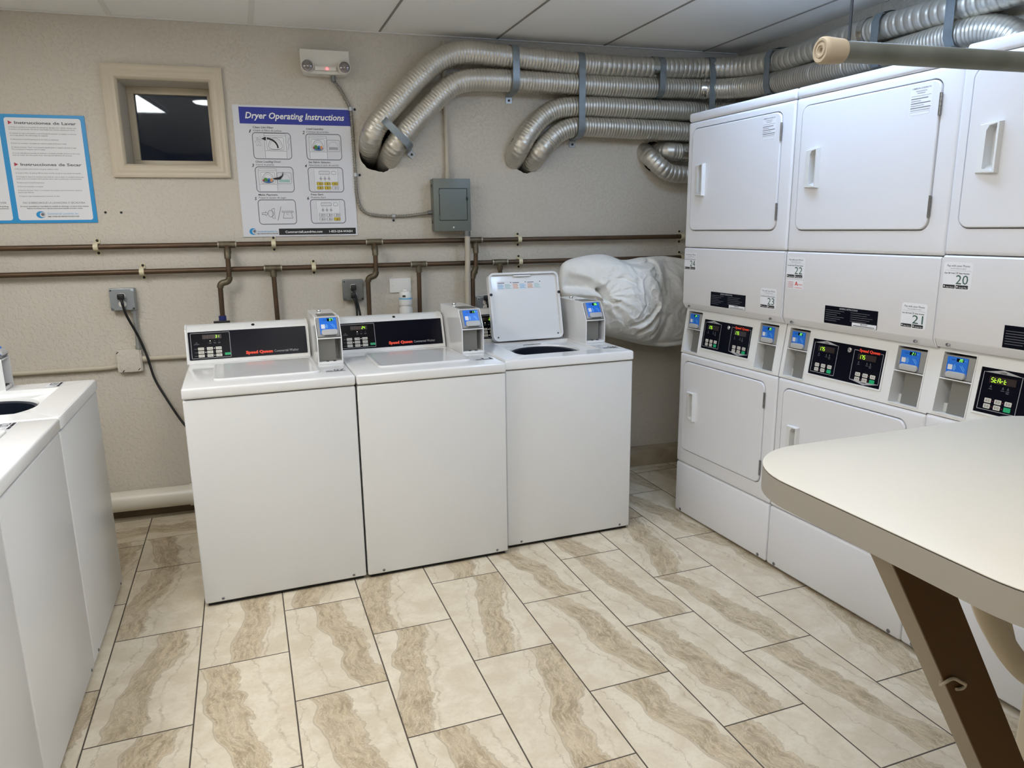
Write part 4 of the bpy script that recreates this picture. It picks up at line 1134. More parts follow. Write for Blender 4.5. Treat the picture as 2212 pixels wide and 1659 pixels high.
# ================================================================== top-load washers
WW, WD, WZS, WZT = 0.661, 0.722, 0.8795, 0.9245
def washer(label, loc, rz, code, minutes, lid_open, number, grp):
    t = thing('washing_machine', label, 'washing machine', loc, rz, grp)
    b = MB()
    def cr(z): return [(0.001, 0.024, z), (WW - 0.001, 0.024, z), (WW - 0.001, WD, z), (0.001, WD, z)]
    b.loft([cr(0.022), cr(WZS - 0.001)], 'enamel_front', cap1=not lid_open)
    b.box(0.0, WW, 0.0, 0.026, 0.016, WZS - 0.003, 'enamel_front', bev=0.007, seg=3)
    b.build('cabinet', t)
    b = MB(); b.box(0.012, WW - 0.012, 0.012, WD - 0.02, 0.0035, 0.0215, 'shadow'); b.build('base_shade', t)  # black slab added for the shade under the cabinet
    for x in (0.07, WW - 0.055):
        b = MB(); b.lathe([(0.006, 0), (0.006, -0.0015), (0.004, -0.0035), (0.001, -0.004)], 'screw', 14, axis='y', M=Matrix.Translation((x, 0.001, 0.030))); b.build('screw', t)
    for x in (0.05, WW - 0.05):
        for y in (0.07, WD - 0.06):
            b = MB(); b.cyl((x, y, 0.0), (x, y, 0.024), 0.02, 'black', 14); b.build('foot', t)
    LX0, LX1, LY0, LY1 = 0.112, 0.538, 0.105, 0.487
    top = MB()
    if not lid_open:
        top.box(-0.0015, WW + 0.0015, -0.006, WD, WZS + 0.001, WZT, 'enamel', bev=0.009, seg=3)
    else:
        # rim built round the lid opening, then a sloping bowl down to the round tub mouth
        z0, z1 = WZS + 0.001, WZT
        for (a, c, e, f) in ((-0.0015, WW + 0.0015, -0.006, LY0), (-0.0015, WW + 0.0015, LY1, WD), (-0.0015, LX0, LY0, LY1), (LX1, WW + 0.0015, LY0, LY1)):
            pass
        outer = []
        oz = [(-0.0015, -0.006), (WW + 0.0015, -0.006), (WW + 0.0015, WD), (-0.0015, WD)]
        N = 64
        cx, cy = (LX0 + LX1) / 2, (LY0 + LY1) / 2 + 0.01
        def ray_rect(a, x0, x1, y0, y1):
            dx, dy = math.cos(a), math.sin(a); k = 1e9
            if dx > 1e-9: k = min(k, (x1 - cx) / dx)
            if dx < -1e-9: k = min(k, (x0 - cx) / dx)
            if dy > 1e-9: k = min(k, (y1 - cy) / dy)
            if dy < -1e-9: k = min(k, (y0 - cy) / dy)
            return cx + dx * k, cy + dy * k
        angs = sorted([2 * PI * i / N for i in range(N)] + [math.atan2(y - cy, x - cx) % (2 * PI) for x, y in ((LX0, LY0), (LX1, LY0), (LX0, LY1), (LX1, LY1), (0, 0), (WW, 0), (0, WD), (WW, WD))])
        def ringr(x0, x1, y0, y1, z): return [(*ray_rect(a, x0, x1, y0, y1), z) for a in angs]
        def ringc(r, z): return [(cx + r * math.cos(a), cy + r * math.sin(a), z) for a in angs]
        top.loft([ringr(0.002, WW - 0.002, -0.003, WD - 0.003, z0), ringr(-0.0015, WW + 0.0015, -0.006, WD, z0 + 0.004), ringr(-0.0015, WW + 0.0015, -0.006, WD, z1 - 0.009), ringr(0.0015, WW - 0.0015, -0.003, WD - 0.003, z1 - 0.003), ringr(0.006, WW - 0.006, 0.002, WD - 0.008, z1),
                  ringr(LX0, LX1, LY0, LY1, z1), ringr(LX0 + 0.004, LX1 - 0.004, LY0 + 0.004, LY1 - 0.004, z1 - 0.012), ringr(LX0 + 0.012, LX1 - 0.012, LY0 + 0.012, LY1 - 0.012, z1 - 0.015), ringc(0.176, z1 - 0.020), ringc(0.172, z1 - 0.028), ringc(0.171, z1 - 0.040)], 'enamel', cap0=False, cap1=False)
    tp = top.build('top_panel', t, sharp=30)
    if lid_open:
        b = MB()
        b.loft([[(cx + r * math.cos(a), cy + r * math.sin(a), z) for a in angs] for r, z in ((0.1705, WZT - 0.030), (0.163, WZT - 0.036), (0.158, WZT - 0.15), (0.168, WZT - 0.155))], 'navy', cap0=False, cap1=False)
        b.loft([[(cx + r * math.cos(a), cy + r * math.sin(a), z) for a in angs] for r, z in ((0.170, WZT - 0.153), (0.190, WZT - 0.18), (0.195, WZT - 0.40), (0.18, WZT - 0.42))], 'tubsteel', cap0=False, cap1=True)
        b.build('wash_tub', t)
    # number sticker on the top, reading from the front
    b = MB(); d = Draw(b, Matrix.Translation((0.553, 0.108, WZT + 0.0006)) @ Matrix.Rotation(-PI / 2, 4, 'X'))
    d.rect(0.0, 0.09, -0.004, 0.050, 'paper2', 0)
    d.rect(0.005, 0.034, 0.0, 0.010, 'ink'); d.rect(0.037, 0.086, 0.0, 0.010, 'ink')
    d.text(number, 0.040, 0.0135, 0.031, 'ink', w=0.046, bold=0.012)
    d.rect(0.006, 0.034, 0.014, 0.0155, 'ink_soft'); d.rect(0.006, 0.034, 0.019, 0.0205, 'ink_soft'); d.rect(0.006, 0.034, 0.024, 0.0255, 'ink_g'); d.rect(0.006, 0.034, 0.031, 0.0325, 'ink_g')
    b.build('number_sticker', tp)
    # lid
    lid = MB()
    if not lid_open:
        lid.M = Matrix.Translation((0, 0, WZT))
        def lp(f, z): return [(x, y, z) for x, y in rr_loop(LX0 + f, LX1 - f, LY0 + f, LY1 - f * 0.6, 0.028 - f * 0.6, 6)]
        lid.loft([lp(0, 0.0002), lp(0, 0.004), lp(0.003, 0.0075), lp(0.011, 0.0085), lp(0.016, 0.0065), lp(0.024, 0.0062)], 'enamel', cap0=False)
        lid.build('lid', t, sharp=60)
    else:
        # raised lid: pan shape leaning a little back, hinged at the rear of the opening
        M = Matrix.Translation((0, LY1 + 0.004, WZT + 0.006)) @ Matrix.Rotation(math.radians(-13.5), 4, 'X')
        hL = 0.358
        lid.rr(LX0 - 0.001, LX1 - 0.030, 0, hL, 0.030, -0.006, 0.012, 'enamel', cham=0.004, M=M)
        lid.rrframe((LX0 - 0.001, LX1 - 0.030, 0, hL), (LX0 + 0.0085, LX1 - 0.0395, 0.010, hL - 0.010), 0.030, 0.022, -0.022, -0.006, 'enamel', M=M)
        for zz in (0.0, ):
            lid.box(LX0 + 0.14, LX0 + 0.24, -0.0185, -0.007, hL - 0.0225, hL - 0.013, 'enamel', bev=0.003, M=M)
        lo = lid.build('lid', t, sharp=50)
        for x, z in ((LX0 + 0.006, 0.245), (LX1 - 0.036, 0.245)):
            b = MB(); b.lathe([(0.0075, 0), (0.0075, -0.004), (0.004, -0.006)], 'black', 16, axis='y', M=M @ Matrix.Translation((x, -0.0205, z))); b.build('lid_bumper', lo)
        for x, z in ((LX0 + 0.03, 0.022), (LX1 - 0.055, 0.026)):
            b = MB(); b.lathe([(0.004, 0), (0.004, -0.003), (0.001, -0.004)], 'bezel_d', 12, axis='y', M=M @ Matrix.Translation((x, -0.006, z))); b.build('screw', lo)
        b = MB(); d = Draw(b, M @ Matrix.Translation((0, -0.0064, 0)))
        sx = LX0 + 0.050; sz = hL - 0.088
        for i, (bg, fg) in enumerate((('paper', 'sky_l'), ('paper', 'cl_o'), ('paper', 'cl_o'))):
            x = sx + i * 0.083
            d.rect(x, x + 0.0815, sz, sz + 0.044, bg); d.rect(x + 0.004, x + 0.04, sz + 0.034, sz + 0.038, 'ink_soft', 2); d.disc(x + 0.076, sz + 0.038, 0.0028, 'ink', 2, 8)
            for k in range(4):
                d.rect(x + 0.004, x + 0.036 - 0.006 * (k % 2), sz + 0.006 + k * 0.0065, sz + 0.009 + k * 0.0065, fg, 2)
                d.rect(x + 0.042, x + 0.077 - 0.008 * (k % 2), sz + 0.006 + k * 0.0065, sz + 0.009 + k * 0.0065, 'teal' if i != 1 else 'sky_l', 2)
        b.build('instruction_sticker', lo)
    # control housing along the back
    a = math.atan2(0.045, 0.147)
    c = MB()
    prof = [(0.556, WZT), (0.5565, 0.931), (0.602, 1.069), (0.603, 1.074), (0.6085, 1.0765), (0.624, 1.083), (0.634, 1.088), (0.645, 1.0905), (0.70, 1.088), (0.712, 1.078), (0.716, WZT)]
    # end cap, slightly proud
    prof2 = [(y - 0.003 if y < 0.65 else y + 0.002, z if z < 0.95 else z + 0.002) for y, z in prof]
    c.loft([[(x, y, z) for y, z in pf] for x, pf in ((-0.004, prof2), (0.0028, prof2), (0.003, prof), (0.533, prof), (0.5332, prof2), (0.539, prof2))], 'plastic_w')
    hsg = c.build('control_housing', t, sharp=28)
    b = MB(); b.lathe([(0.0075, 0.0), (0.0075, 0.003), (0.004, 0.004)], 'black', 16, M=Matrix.Translation((0.292, 0.620, 1.0808)) @ Matrix.Rotation(math.radians(35), 4, 'X')); b.build('screw_plug', hsg)
    M = Matrix.Translation((0, 0.5565, 0.931)) @ Matrix.Rotation(-a, 4, 'X')
    p = MB(); p.rr(0.008, 0.528, 0.010, 0.140, 0.003, -0.0015, 0.002, 'panel', M=M)
    d = Draw(p, M @ Matrix.Translation((0, -0.0016, 0)))
    d.rect(0.020, 0.184, 0.018, 0.132, 'panelbox', 1); d.frame(0.018, 0.186, 0.016, 0.134, 0.003, 0.0016, 'ink_g', 2)
    d.rect(0.068, 0.150, 0.105, 0.124, 'disp', 2)
    for i in range(4): d.seg7('8', 0.074 + i * 0.0125, 0.1085, 0.012, 'seg_off', 3)
    d.seg7(minutes, 0.1235, 0.1085, 0.0118, 'seg', 4)
    for i in range(3):
        d.rect(0.099 + i * 0.0195, 0.1015 + i * 0.0195, 0.094, 0.0965, 'led' if i == 0 else 'ink_dim', 2)
        d.rect(0.094 + i * 0.0195, 0.106 + i * 0.0195, 0.086, 0.0875, 'ink_dim', 2); d.rect(0.0955 + i * 0.0195, 0.1045 + i * 0.0195, 0.0825, 0.084, 'ink_dim', 2)
    d.poly([(0.038, 0.088), (0.046, 0.088), (0.042, 0.0925)], 'ink_dim', 2); d.rect(0.030, 0.054, 0.080, 0.0815, 'ink_dim', 2); d.rect(0.033, 0.052, 0.0835, 0.085, 'ink_dim', 2)
    for r in range(3):
        zc = 0.0605 - r * 0.0163
        d.rect(0.031, 0.044, zc - 0.001, zc + 0.001, 'ink_dim', 2)
        for k in range(3):
            x = 0.0465 + k * 0.0375
            d.rrect(x, x + 0.0255, zc - 0.0062, zc + 0.0062, 0.0015, 'btn', 3)
            d.rect(x + 0.009, x + 0.022, zc - 0.0012, zc + 0.0012, 'ink_soft', 4); d.disc(x + 0.005, zc, 0.0018, 'ink', 4, 8)
            if k < 2: d.rect(x + 0.0305, x + 0.0328, zc - 0.0012, zc + 0.0012, 'led' if (k * 3 + r) in (1, 3, 5) else 'ink_dim', 3)
    d.rrect(0.159, 0.1835, 0.0255, 0.0365, 0.001, 'btn_g', 3)
    d.text('Speed Queen', 0.250, 0.0235, 0.0135, 'orange', w=0.120, bold=0.06, l=2)
    d.text('Commercial Washer', 0.377, 0.0235, 0.0115, 'ink_g', w=0.110, l=2)
    p.build('control_panel', hsg)
    # payment box
    x0, x1 = 0.547, 0.656
    yf, ysh = 0.283, 1.044
    side = [(yf, WZT), (yf, ysh), (0.335, 1.130), (0.345, 1.134), (0.655, 1.134), (0.655, WZT)]
    k = MB()
    k.prism(side, x0, x0 + 0.004, 'enamel'); k.prism(side, x1 - 0.004, x1, 'enamel')
    k.box(x0 + 0.004, x1 - 0.004, 0.345, 0.655, 1.130, 1.134, 'enamel')
    k.box(x0 + 0.004, x1 - 0.004, 0.334, 0.345, 1.126, 1.1345, 'enamel')
    k.box(x0 + 0.004, x1 - 0.004, 0.650, 0.655, WZT, 1.130, 'enamel')
    k.box(x0 + 0.004, x1 - 0.004, yf + 0.001, 0.44, ysh - 0.004, ysh + 0.001, 'enamel', bev=0.001)
    k.box(x0 + 0.004, x1 - 0.004, yf + 0.001, 0.42, WZT + 0.0005, WZT + 0.012, 'enamel', bev=0.001)
    k.box(x0 + 0.004, x1 - 0.004, 0.415, 0.420, WZT + 0.012, ysh - 0.004, 'plastic_w')
    kb = k.build('payment_box', t)
    for xx in (x0 + 0.042, x0 + 0.072):
        e = MB(); e.box(xx - 0.006, xx + 0.006, yf + 0.006, yf + 0.018, WZT + 0.012, WZT + 0.016, 'bezel_d', bev=0.0015); e.build('bolt', kb)
    e = MB(); e.box(x0 + 0.005, x1 - 0.028, 0.304, 0.308, WZT + 0.013, ysh - 0.005, 'steel'); e.build('steel_plate', kb)
    e = MB(); e.box(x0 + 0.018, x1 - 0.014, 0.360, 0.455, 1.1342, 1.1358, 'steel'); e.build('top_plate', kb)
    e = MB(); e.lathe([(0.009, 0), (0.009, 0.006), (0.006, 0.010), (0.001, 0.010)], 'chrome', 16, M=Matrix.Translation((x0 + 0.045, 0.56, 1.134))); e.build('lock', kb)
    rt = math.atan2(0.052, 0.086)
    Mr = Matrix.Translation((0, yf + 0.006, ysh + 0.003)) @ Matrix.Rotation(-rt, 4, 'X')
    card_reader(kb, x0 + 0.006, x1 - 0.006, 0.002, 0.096, code, Mr)
    return t

GB = 'washing machines along the back wall'; GL = 'washing machines along the left wall'
washer('white top-load washer at the left end of the back row, lid closed, display showing 31', (0.3140, -0.470, 0), 0.012, '07', '31', False, '07', GB)
washer('white top-load washer in the middle of the back row, lid closed, display showing 24', (0.9820, -0.4665, 0), 0.008, '11', '24', False, '11', GB)
washer('white top-load washer at the right end of the back row with its lid standing open', (1.6575, -0.4180, 0), 0.004, '06', '26', True, '06', GB)
for i, (y, op, c, lab) in enumerate(((-0.772, True, '03', 'white washer of the left wall row nearest the back wall, its tub open'), (-1.440, False, '02', 'second white washer of the left wall row, lid closed'), (-2.108, False, '01', 'white washer of the left wall row nearest the viewer, cut by the frame'))):
    washer(lab, (-0.036, y, 0), PI / 2, c, '28', op, c, GL)
# ================================================================== stacked dryers
DW, DD = 0.699, 0.70
def frame_hole(mb, o, i, ri, y0, yin, m, bev=0.012):
    """front panel with rounded outer edges and a rounded door opening"""
    n = 10
    A0 = rr_loop(o[0], o[1], o[2], o[3], 0.006, n)
    B = rr_loop(*i, ri, n)
    def inset(c): return rr_loop(o[0] + c, o[1] - c, o[2] + c, o[3] - c, 0.008, n)
    rings = [[(x, y0 + 0.03, z) for x, z in A0]]
    for t in (1.0, 0.6, 0.25, 0.0):
        c = bev * (1 - math.sqrt(max(0, 1 - t * t))) if t < 1 else 0
        c = bev * (1 - t) ** 1.6
        rings.append([(x, y0 + bev * t ** 1.6 * 0.6, z) for x, z in inset(c)])
    rings.append([(x, y0, z) for x, z in B])
    rings.append([(x, y0 + 0.003, z) for x, z in rr_loop(i[0] + 0.0015, i[1] - 0.0015, i[2] + 0.0015, i[3] - 0.0015, ri, n)])
    rings.append([(x, yin, z) for x, z in rr_loop(i[0] + 0.0015, i[1] - 0.0015, i[2] + 0.0015, i[3] - 0.0015, ri, n)])
    mb.loft(rings, m, cap0=False, cap1=True)

def pull_handle(parent, x, z, w=0.072, h=0.150):
    """recessed pull: raised bezel with a scooped pocket open to the right"""
    b = MB()
    o = [(x, z + 0.003), (x + w, z), (x + w, z + h), (x + 0.02, z + h - 0.002), (x, z + h - 0.004)]
    i = [(x + 0.026, z + 0.016), (x + w - 0.009, z + 0.007), (x + w - 0.009, z + h - 0.006), (x + 0.036, z + h - 0.010), (x + 0.027, z + h - 0.024)]
    def R(P, y): return [(p, y if not callable(y) else y(p), q) for p, q in P]
    def yo(p): return -0.010 - 0.014 * (p - x) / w
    b.loft([R(o, -0.0045), R([(p + (0.004 if p < x + w / 2 else -0.002), q + (0.003 if q < z + h / 2 else -0.003)) for p, q in o], yo), R(i, yo), R([(p + 0.0005, q) for p, q in i], -0.0046)], 'plastic_w', cap0=False, cap1=False)
    return b.build('handle', parent, sharp=30)

def door_hinge(parent, x, z0, z1):
    b = MB(); n = 5
    for k in range(n):
        a = z0 + (z1 - z0) * k / n; c = z0 + (z1 - z0) * (k + 1) / n - 0.0012
        b.cyl((x, -0.0055, a), (x, -0.0055, c), 0.0042, 'hinge', 12)
    b.box(x - 0.006, x, -0.0060, -0.004, z0, z1, 'hinge'); b.build('hinge', parent)

def dryer_door(parent, z0, z1, hz):
    """slab door with the pocket of the pull cut into it"""
    b = MB()
    def lp(c, y): return [(x, y, z) for x, z in rr_loop(0.0392 + c, 0.6298 - c, z0 + 0.0052 + c, z1 - 0.0052 - c, 0.033 - c, 10)]
    b.loft([lp(0, 0.018), lp(0, -0.0005), lp(0.0012, -0.0030), lp(0.004, -0.0045)], 'enamel_dryer', cap0=True, cap1=False)
    F = lp(0.004, -0.0045)
    P = [(0.1035, -0.0045, hz + 0.0155), (0.1405, -0.0045, hz + 0.0065), (0.1405, -0.0045, hz + 0.1445), (0.1132, -0.0045, hz + 0.1402), (0.1042, -0.0045, hz + 0.126)]
    bm = bmesh.new(); ed = []
    for L in (F, P):
        vs = [bm.verts.new(p) for p in L]
        ed += [bm.edges.new((vs[i], vs[(i + 1) % len(vs)])) for i in range(len(vs))]
    bmesh.ops.triangle_fill(bm, use_beauty=True, use_dissolve=False, edges=ed, normal=(0, -1, 0))
    bm.verts.index_update()
    b.raw([v.co.copy() for v in bm.verts], [[v.index for v in f.verts] for f in bm.faces], 'enamel_dryer'); bm.free()
    Q = [(0.1060, 0.0165, hz + 0.028), (0.1380, 0.0165, hz + 0.022), (0.1380, 0.0165, hz + 0.1425), (0.1145, 0.0165, hz + 0.1385), (0.1065, 0.0165, hz + 0.124)]
    b.raw(P + Q, [(i, (i + 1) % 5, 5 + (i + 1) % 5, 5 + i) for i in range(5)] + [(5, 6, 7, 8, 9)], 'plastic_w')
    return b.build('door', parent, sharp=30)

def seven_btn(d, X, Z, a0, b0, da, db, w, h, ink='ink_soft'):
    for r in range(2):
        for k in range(3):
            x0, z1 = X(a0 + k * da), Z(b0 + r * db)
            x1, z0 = X(a0 + k * da + w), Z(b0 + r * db + h)
            g = (r == 1 and k == 2)
            d.rrect(x0, x1, z0, z1, 0.0022, 'btn_g' if g else 'btn', 3)
            if not g:
                d.rect(x0 + (x1 - x0) * .22, x0 + (x1 - x0) * .34, z0 + (z1 - z0) * .2, z0 + (z1 - z0) * .8, ink, 4)
                d.rect(x0 + (x1 - x0) * .45, x0 + (x1 - x0) * .85, z0 + (z1 - z0) * .3, z0 + (z1 - z0) * .42, ink, 4)
                d.rect(x0 + (x1 - x0) * .45, x0 + (x1 - x0) * .85, z0 + (z1 - z0) * .58, z0 + (z1 - z0) * .7, ink, 4)
            if k < 2: d.rect(x1 + 0.004, x1 + 0.006, (z0 + z1) / 2 - 0.001, (z0 + z1) / 2 + 0.001, 'maroon', 3)

def phone_sticker(d, x, z, number, w=0.098, h=0.088):
    d.rrect(x, x + w, z, z + h, 0.010, 'paper', 0)
    d.text('Pay with your Phone', x + w / 2, z + h - 0.015, 0.0068, 'ink_soft', w=w * .78, align='C', bold=0.008, l=1)
    d.text('Fast and simple to reload', x + w / 2, z + h - 0.0225, 0.0038, 'ink_soft', w=w * .52, align='C', l=1)
    d.rect(x + w * .05, x + w * .95, z + h - 0.0275, z + h - 0.0268, 'ink_g', 1)
    d.text('Scan QR Code', x + w * .04, z + h - 0.0375, 0.0045, 'ink', w=w * .36, bold=0.02, l=1)
    d.text('OR', x + w * .47, z + h - 0.0385, 0.0075, 'ink_soft', w=w * .11, align='C', l=1)
    d.text('Enter Number', x + w * .55, z + h - 0.0375, 0.0045, 'ink', w=w * .36, bold=0.02, l=1)
    d.text(number, x + w * .46, z + 0.0185, 0.0300, 'ink_green', w=w * .42, l=1)
    for i, s in enumerate(('App Store', 'Google Play')):
        a = x + w * (.03 + i * .45)
        d.rrect(a, a + w * .42, z + 0.004, z + 0.0155, 0.0015, 'ink', 1)
        d.disc(a + w * .05, z + 0.0098, 0.0026, 'ink_w', 2, 8); d.text(s, a + w * .11, z + 0.0065, 0.0042, 'ink_w', w=w * .28, l=2)

def dryer(label, loc, rz, codes, upper_txt, lower_txt, stick_hi, stick_lo, avery=False):
    t = thing('stacked_dryer', label, 'dryer', loc, rz, 'stacked dryers along the right wall')
    b = MB()
    b.prism([(0.028, 0.030), (0.028, 0.872), (0.150, 0.8725), (0.150, 1.104), (0.028, 1.1045), (0.028, 1.995), (DD, 1.995), (DD, 0.030)], 0.002, DW - 0.002, 'enamel_dryer')
    b.box(0.0, DW, 0.0, DD, 1.9985, 2.040, 'enamel_dryer', bev=0.010, seg=3)
    b.build('cabinet', t)
    b = MB(); b.box(0.012, DW - 0.012, 0.034, DD - 0.02, 0.004, 0.0295, 'shadow'); b.build('base_shade', t)  # black slab in place of the shade beneath the dryer
    for x in (0.06, DW - 0.06):
        for y in (0.08, DD - 0.08):
            b = MB(); b.cyl((x, y, 0), (x, y, 0.032), 0.02, 'black', 14); b.build('foot', t)
    b = MB(); b.box(0.0, DW, 0.0, 0.032, 0.012, 0.2885, 'enamel_dryer', bev=0.011, seg=3); kp = b.build('kick_panel', t)
    for x in (0.05, DW - 0.05):
        b = MB(); b.lathe([(0.008, 0), (0.008, -0.002), (0.004, -0.0045)], 'screw', 14, axis='y', M=Matrix.Translation((x, 0.001, 0.027))); b.build('screw', kp)
    for z0, z1, d0, d1, hz, nm in ((0.2915, 0.872, 0.362, 0.838, 0.535, 'lower_front_panel'), (1.4075, 1.9965, 1.486, 1.968, 1.650, 'upper_front_panel')):
        b = MB(); frame_hole(b, (0.0, DW, z0, z1), (0.034, 0.635, d0, d1), 0.036, 0.0, 0.020, 'enamel_dryer'); b.build(nm, t, sharp=30)
        dr = dryer_door(t, d0, d1, hz)
        pull_handle(dr, 0.077, hz)
        door_hinge(dr, 0.6335, d0 + 0.045, d0 + 0.115); door_hinge(dr, 0.6335, d1 - 0.118, d1 - 0.048)
        if z0 > 1:
            b = MB(); d = Draw(b, Matrix.Translation((0, -0.0046, 0)))
            x, z, w, h = 0.520, 1.858, 0.080, 0.095
            d.rect(x, x + w, z, z + h, 'paper', 0)
            d.text('COMMERCIAL LAUNDRIES, INC.', x + w / 2, z + h - 0.010, 0.0048, 'ink_soft', w=w * .9, align='C', bold=0.012, l=1)
            for k, f in enumerate((.5, .36)): d.rect(x + w * (.5 - f / 2), x + w * (.5 + f / 2), z + h - 0.018 - k * .0065, z + h - 0.0155 - k * .0065, 'ink_g', 1)
            d.rect(x + w * .04, x + w * .96, z + h - .032, z + h - .0312, 'ink_soft', 1)
            for k, f in enumerate((.78, .46, .9, .62, .92, .9)): d.rect(x + w * .05, x + w * (.05 + f), z + h - .041 - k * .0072, z + h - .0385 - k * .0072, 'ink_g' if k % 2 else 'ink_soft', 1)
            d.frame(x + w * .04, x + w * .96, z + .003, z + .014, .003, .0007, 'ink_g', 1)
            b.build('service_sticker', dr)
    # middle panel with the chamfered lip
    b = MB()
    prof = [(0.03, 1.404), (0.004, 1.404), (0.0, 1.399), (0.0, 1.134), (0.002, 1.129), (0.020, 1.104), (0.024, 1.1025), (0.05, 1.1025), (0.05, 1.404)]
    b.prism(prof, 0.006, DW - 0.006, 'enamel_dryer')
    pr2 = [(p + 0.004 if p < 0.01 else p, q if q < 1.2 else q - 0.001) for p, q in prof]
    b.prism(pr2, 0.0, 0.006, 'enamel_dryer'); b.prism(pr2, DW - 0.006, DW, 'enamel_dryer')
    mp = b.build('middle_panel', t, sharp=25)
    for x in (0.045, DW - 0.075):
        b = MB(); b.lathe([(0.0078, 0), (0.0078, -0.002), (0.0035, -0.0045)], 'screw', 14, axis='y', M=Matrix.Translation((x, 0.0105, 1.1165)) @ Matrix.Rotation(-math.atan2(0.018, 0.025), 4, 'X')); b.build('screw', mp)
    for sx_, sz_, num in ((0.008, 1.296, stick_hi), (0.566, 1.158, stick_lo)):
        if num:
            b = MB(); phone_sticker(Draw(b, Matrix.Translation((0, -0.0006, 0))), sx_, sz_, num); b.build('phone_pay_sticker', mp)
    if avery:
        b = MB(); d = Draw(b, Matrix.Translation((0, -0.0006, 0)))
        d.rect(0.018, 0.103, 1.254, 1.290, 'paper', 0)
        for k in range(5): d.rect(0.021, 0.052 - 0.003 * (k % 2), 1.259 + k * .0055, 1.2605 + k * .0055, 'maroon', 1)
        d.path([(0.060, 1.268), (0.0665, 1.284), (0.073, 1.268)], 0.0035, 'red', 1); d.line((0.062, 1.273), (0.073, 1.273), 0.003, 'red', 1)
        d.text('APPROVED', 0.075, 1.270, 0.0055, 'red', w=0.024, l=1); d.rect(0.058, 0.098, 1.259, 1.2605, 'red', 1)
        b.build('red_sticker', mp)
    b = MB(); d = Draw(b, Matrix.Translation((0, -0.0007, 0)))
    x0, x1, z0, z1 = 0.226, 0.472, 1.135, 1.203
    d.rect(x0, x1, z0, z1, 'panel', 0)
    d.text('GENERAL INSTRUCTIONS', (x0 + x1) / 2 - 0.01, z1 - 0.010, 0.006, 'ink_g', w=0.085, align='C', bold=0.02, l=1)
    for k in range(6):
        z = z1 - 0.018 - k * .0078
        d.rect(x0 + .006, x0 + .095 - .017 * (k % 3), z, z + .0022, 'ink_dim', 1)
        if k < 5: d.rect(x0 + .125, x0 + .225 - .013 * ((k + 1) % 3), z, z + .0022, 'ink_dim', 1)
    d.rect(x0 + .135, x1 - .002, z0 + .001, z0 + .016, 'paper', 1)
    d.text('IMPORTANT', x0 + .190, z0 + .0098, .0045, 'ink', w=.032, align='C', bold=.02, l=2); d.rect(x0 + .141, x1 - .01, z0 + .004, z0 + .0062, 'ink', 2)
    b.build('instruction_label', mp)
    # sloping control panel with two card reader bays
    zb, zt = 0.8755, 1.1015
    yb, yt = 0.003, 0.034
    ph = math.atan2(yt - yb, zt - zb); LS = math.hypot(yt - yb, zt - zb)
    M = Matrix.Translation((0, yb, zb)) @ Matrix.Rotation(-ph, 4, 'X')          # local z runs up the slope
    def zl(z): return (z - zb) / (zt - zb) * LS
    b = MB(); b.M = M
    bays = [(0.022, 0.133, zl(0.887), zl(1.088)), (0.545, 0.660, zl(0.887), zl(1.088))]
    xs = sorted({0.0, DW, bays[0][0], bays[0][1], bays[1][0], bays[1][1]}); zs = [0.0, bays[0][2], bays[0][3], LS]
    for i in range(len(xs) - 1):
        for j in range(3):
            if j == 1 and i in (1, 3): continue
            b.raw([(xs[i], 0, zs[j]), (xs[i + 1], 0, zs[j]), (xs[i + 1], 0, zs[j + 1]), (xs[i], 0, zs[j + 1])], [(0, 1, 2, 3)], 'plastic_w')
    b.raw([(0, 0, 0), (0, 0.03, 0), (0, 0.03, LS), (0, 0, LS)], [(0, 1, 2, 3)], 'plastic_w'); b.raw([(DW, 0, 0), (DW, 0.03, 0), (DW, 0.03, LS), (DW, 0, LS)], [(0, 1, 2, 3)], 'plastic_w')
    b.raw([(0, 0, 0), (DW, 0, 0), (DW, 0.03, 0), (0, 0.03, 0)], [(0, 1, 2, 3)], 'plastic_w')
    for x0, x1, z0, z1 in bays:
        D = 0.085
        b.raw([(x0, 0, z0), (x1, 0, z0), (x1, 0, z1), (x0, 0, z1), (x0 + .006, D, z0), (x1 - .004, D, z0), (x1 - .004, D, z1), (x0 + .006, D, z1)],
              [(0, 1, 5, 4), (1, 2, 6, 5), (2, 3, 7, 6), (3, 0, 4, 7), (4, 5, 6, 7)], 'plastic_w')
        b.rrframe((x0 - .004, x1 + .004, z0 - .004, z1 + .004), (x0, x1, z0, z1), 0.004, 0.0015, -0.0022, 0.001, 'plastic_w')
        zm = z0 + (z1 - z0) * 0.565
        b.box(x0, x1, -0.001, D - .002, zm - .002, zm + .002, 'plastic_w')
        b.box(x0 + .0005, x0 + .020, .045, D - .002, z0 + .0005, z0 + .030, 'plastic_w')
    cp = b.build('control_panel', t, sharp=30)
    for (x0, x1, z0, z1), code in zip(bays, codes):
        zm = z0 + (z1 - z0) * 0.565
        e = MB(); e.box(x0 + .034, x1 - .002, .018, .022, z0 + .0008, zm - .004, 'steel', M=M); e.build('steel_plate', cp)
        Mr = M @ Matrix.Translation((0, 0.010, zm + 0.004)) @ Matrix.Rotation(0.06, 4, 'X')
        card_reader(cp, x0 + 0.001, x1 - 0.003, 0.0, (z1 - zm) - 0.012, code, Mr, 0.20)
    # display panel
    px0, px1, pz0, pz1 = 0.156, 0.500, zl(0.919), zl(1.061)
    p = MB(); p.rrframe((px0 - .006, px1 + .006, pz0 - .006, pz1 + .006), (px0, px1, pz0, pz1), .004, .001, -.003, 0.001, 'plastic_w', M=M, inner_to=-0.0008)
    p.rr(px0, px1, pz0, pz1, .001, -.0008, .001, 'panel', M=M)
    d = Draw(p, M @ Matrix.Translation((0, -0.0009, 0)))
    def X(a): return px0 + a * (px1 - px0)
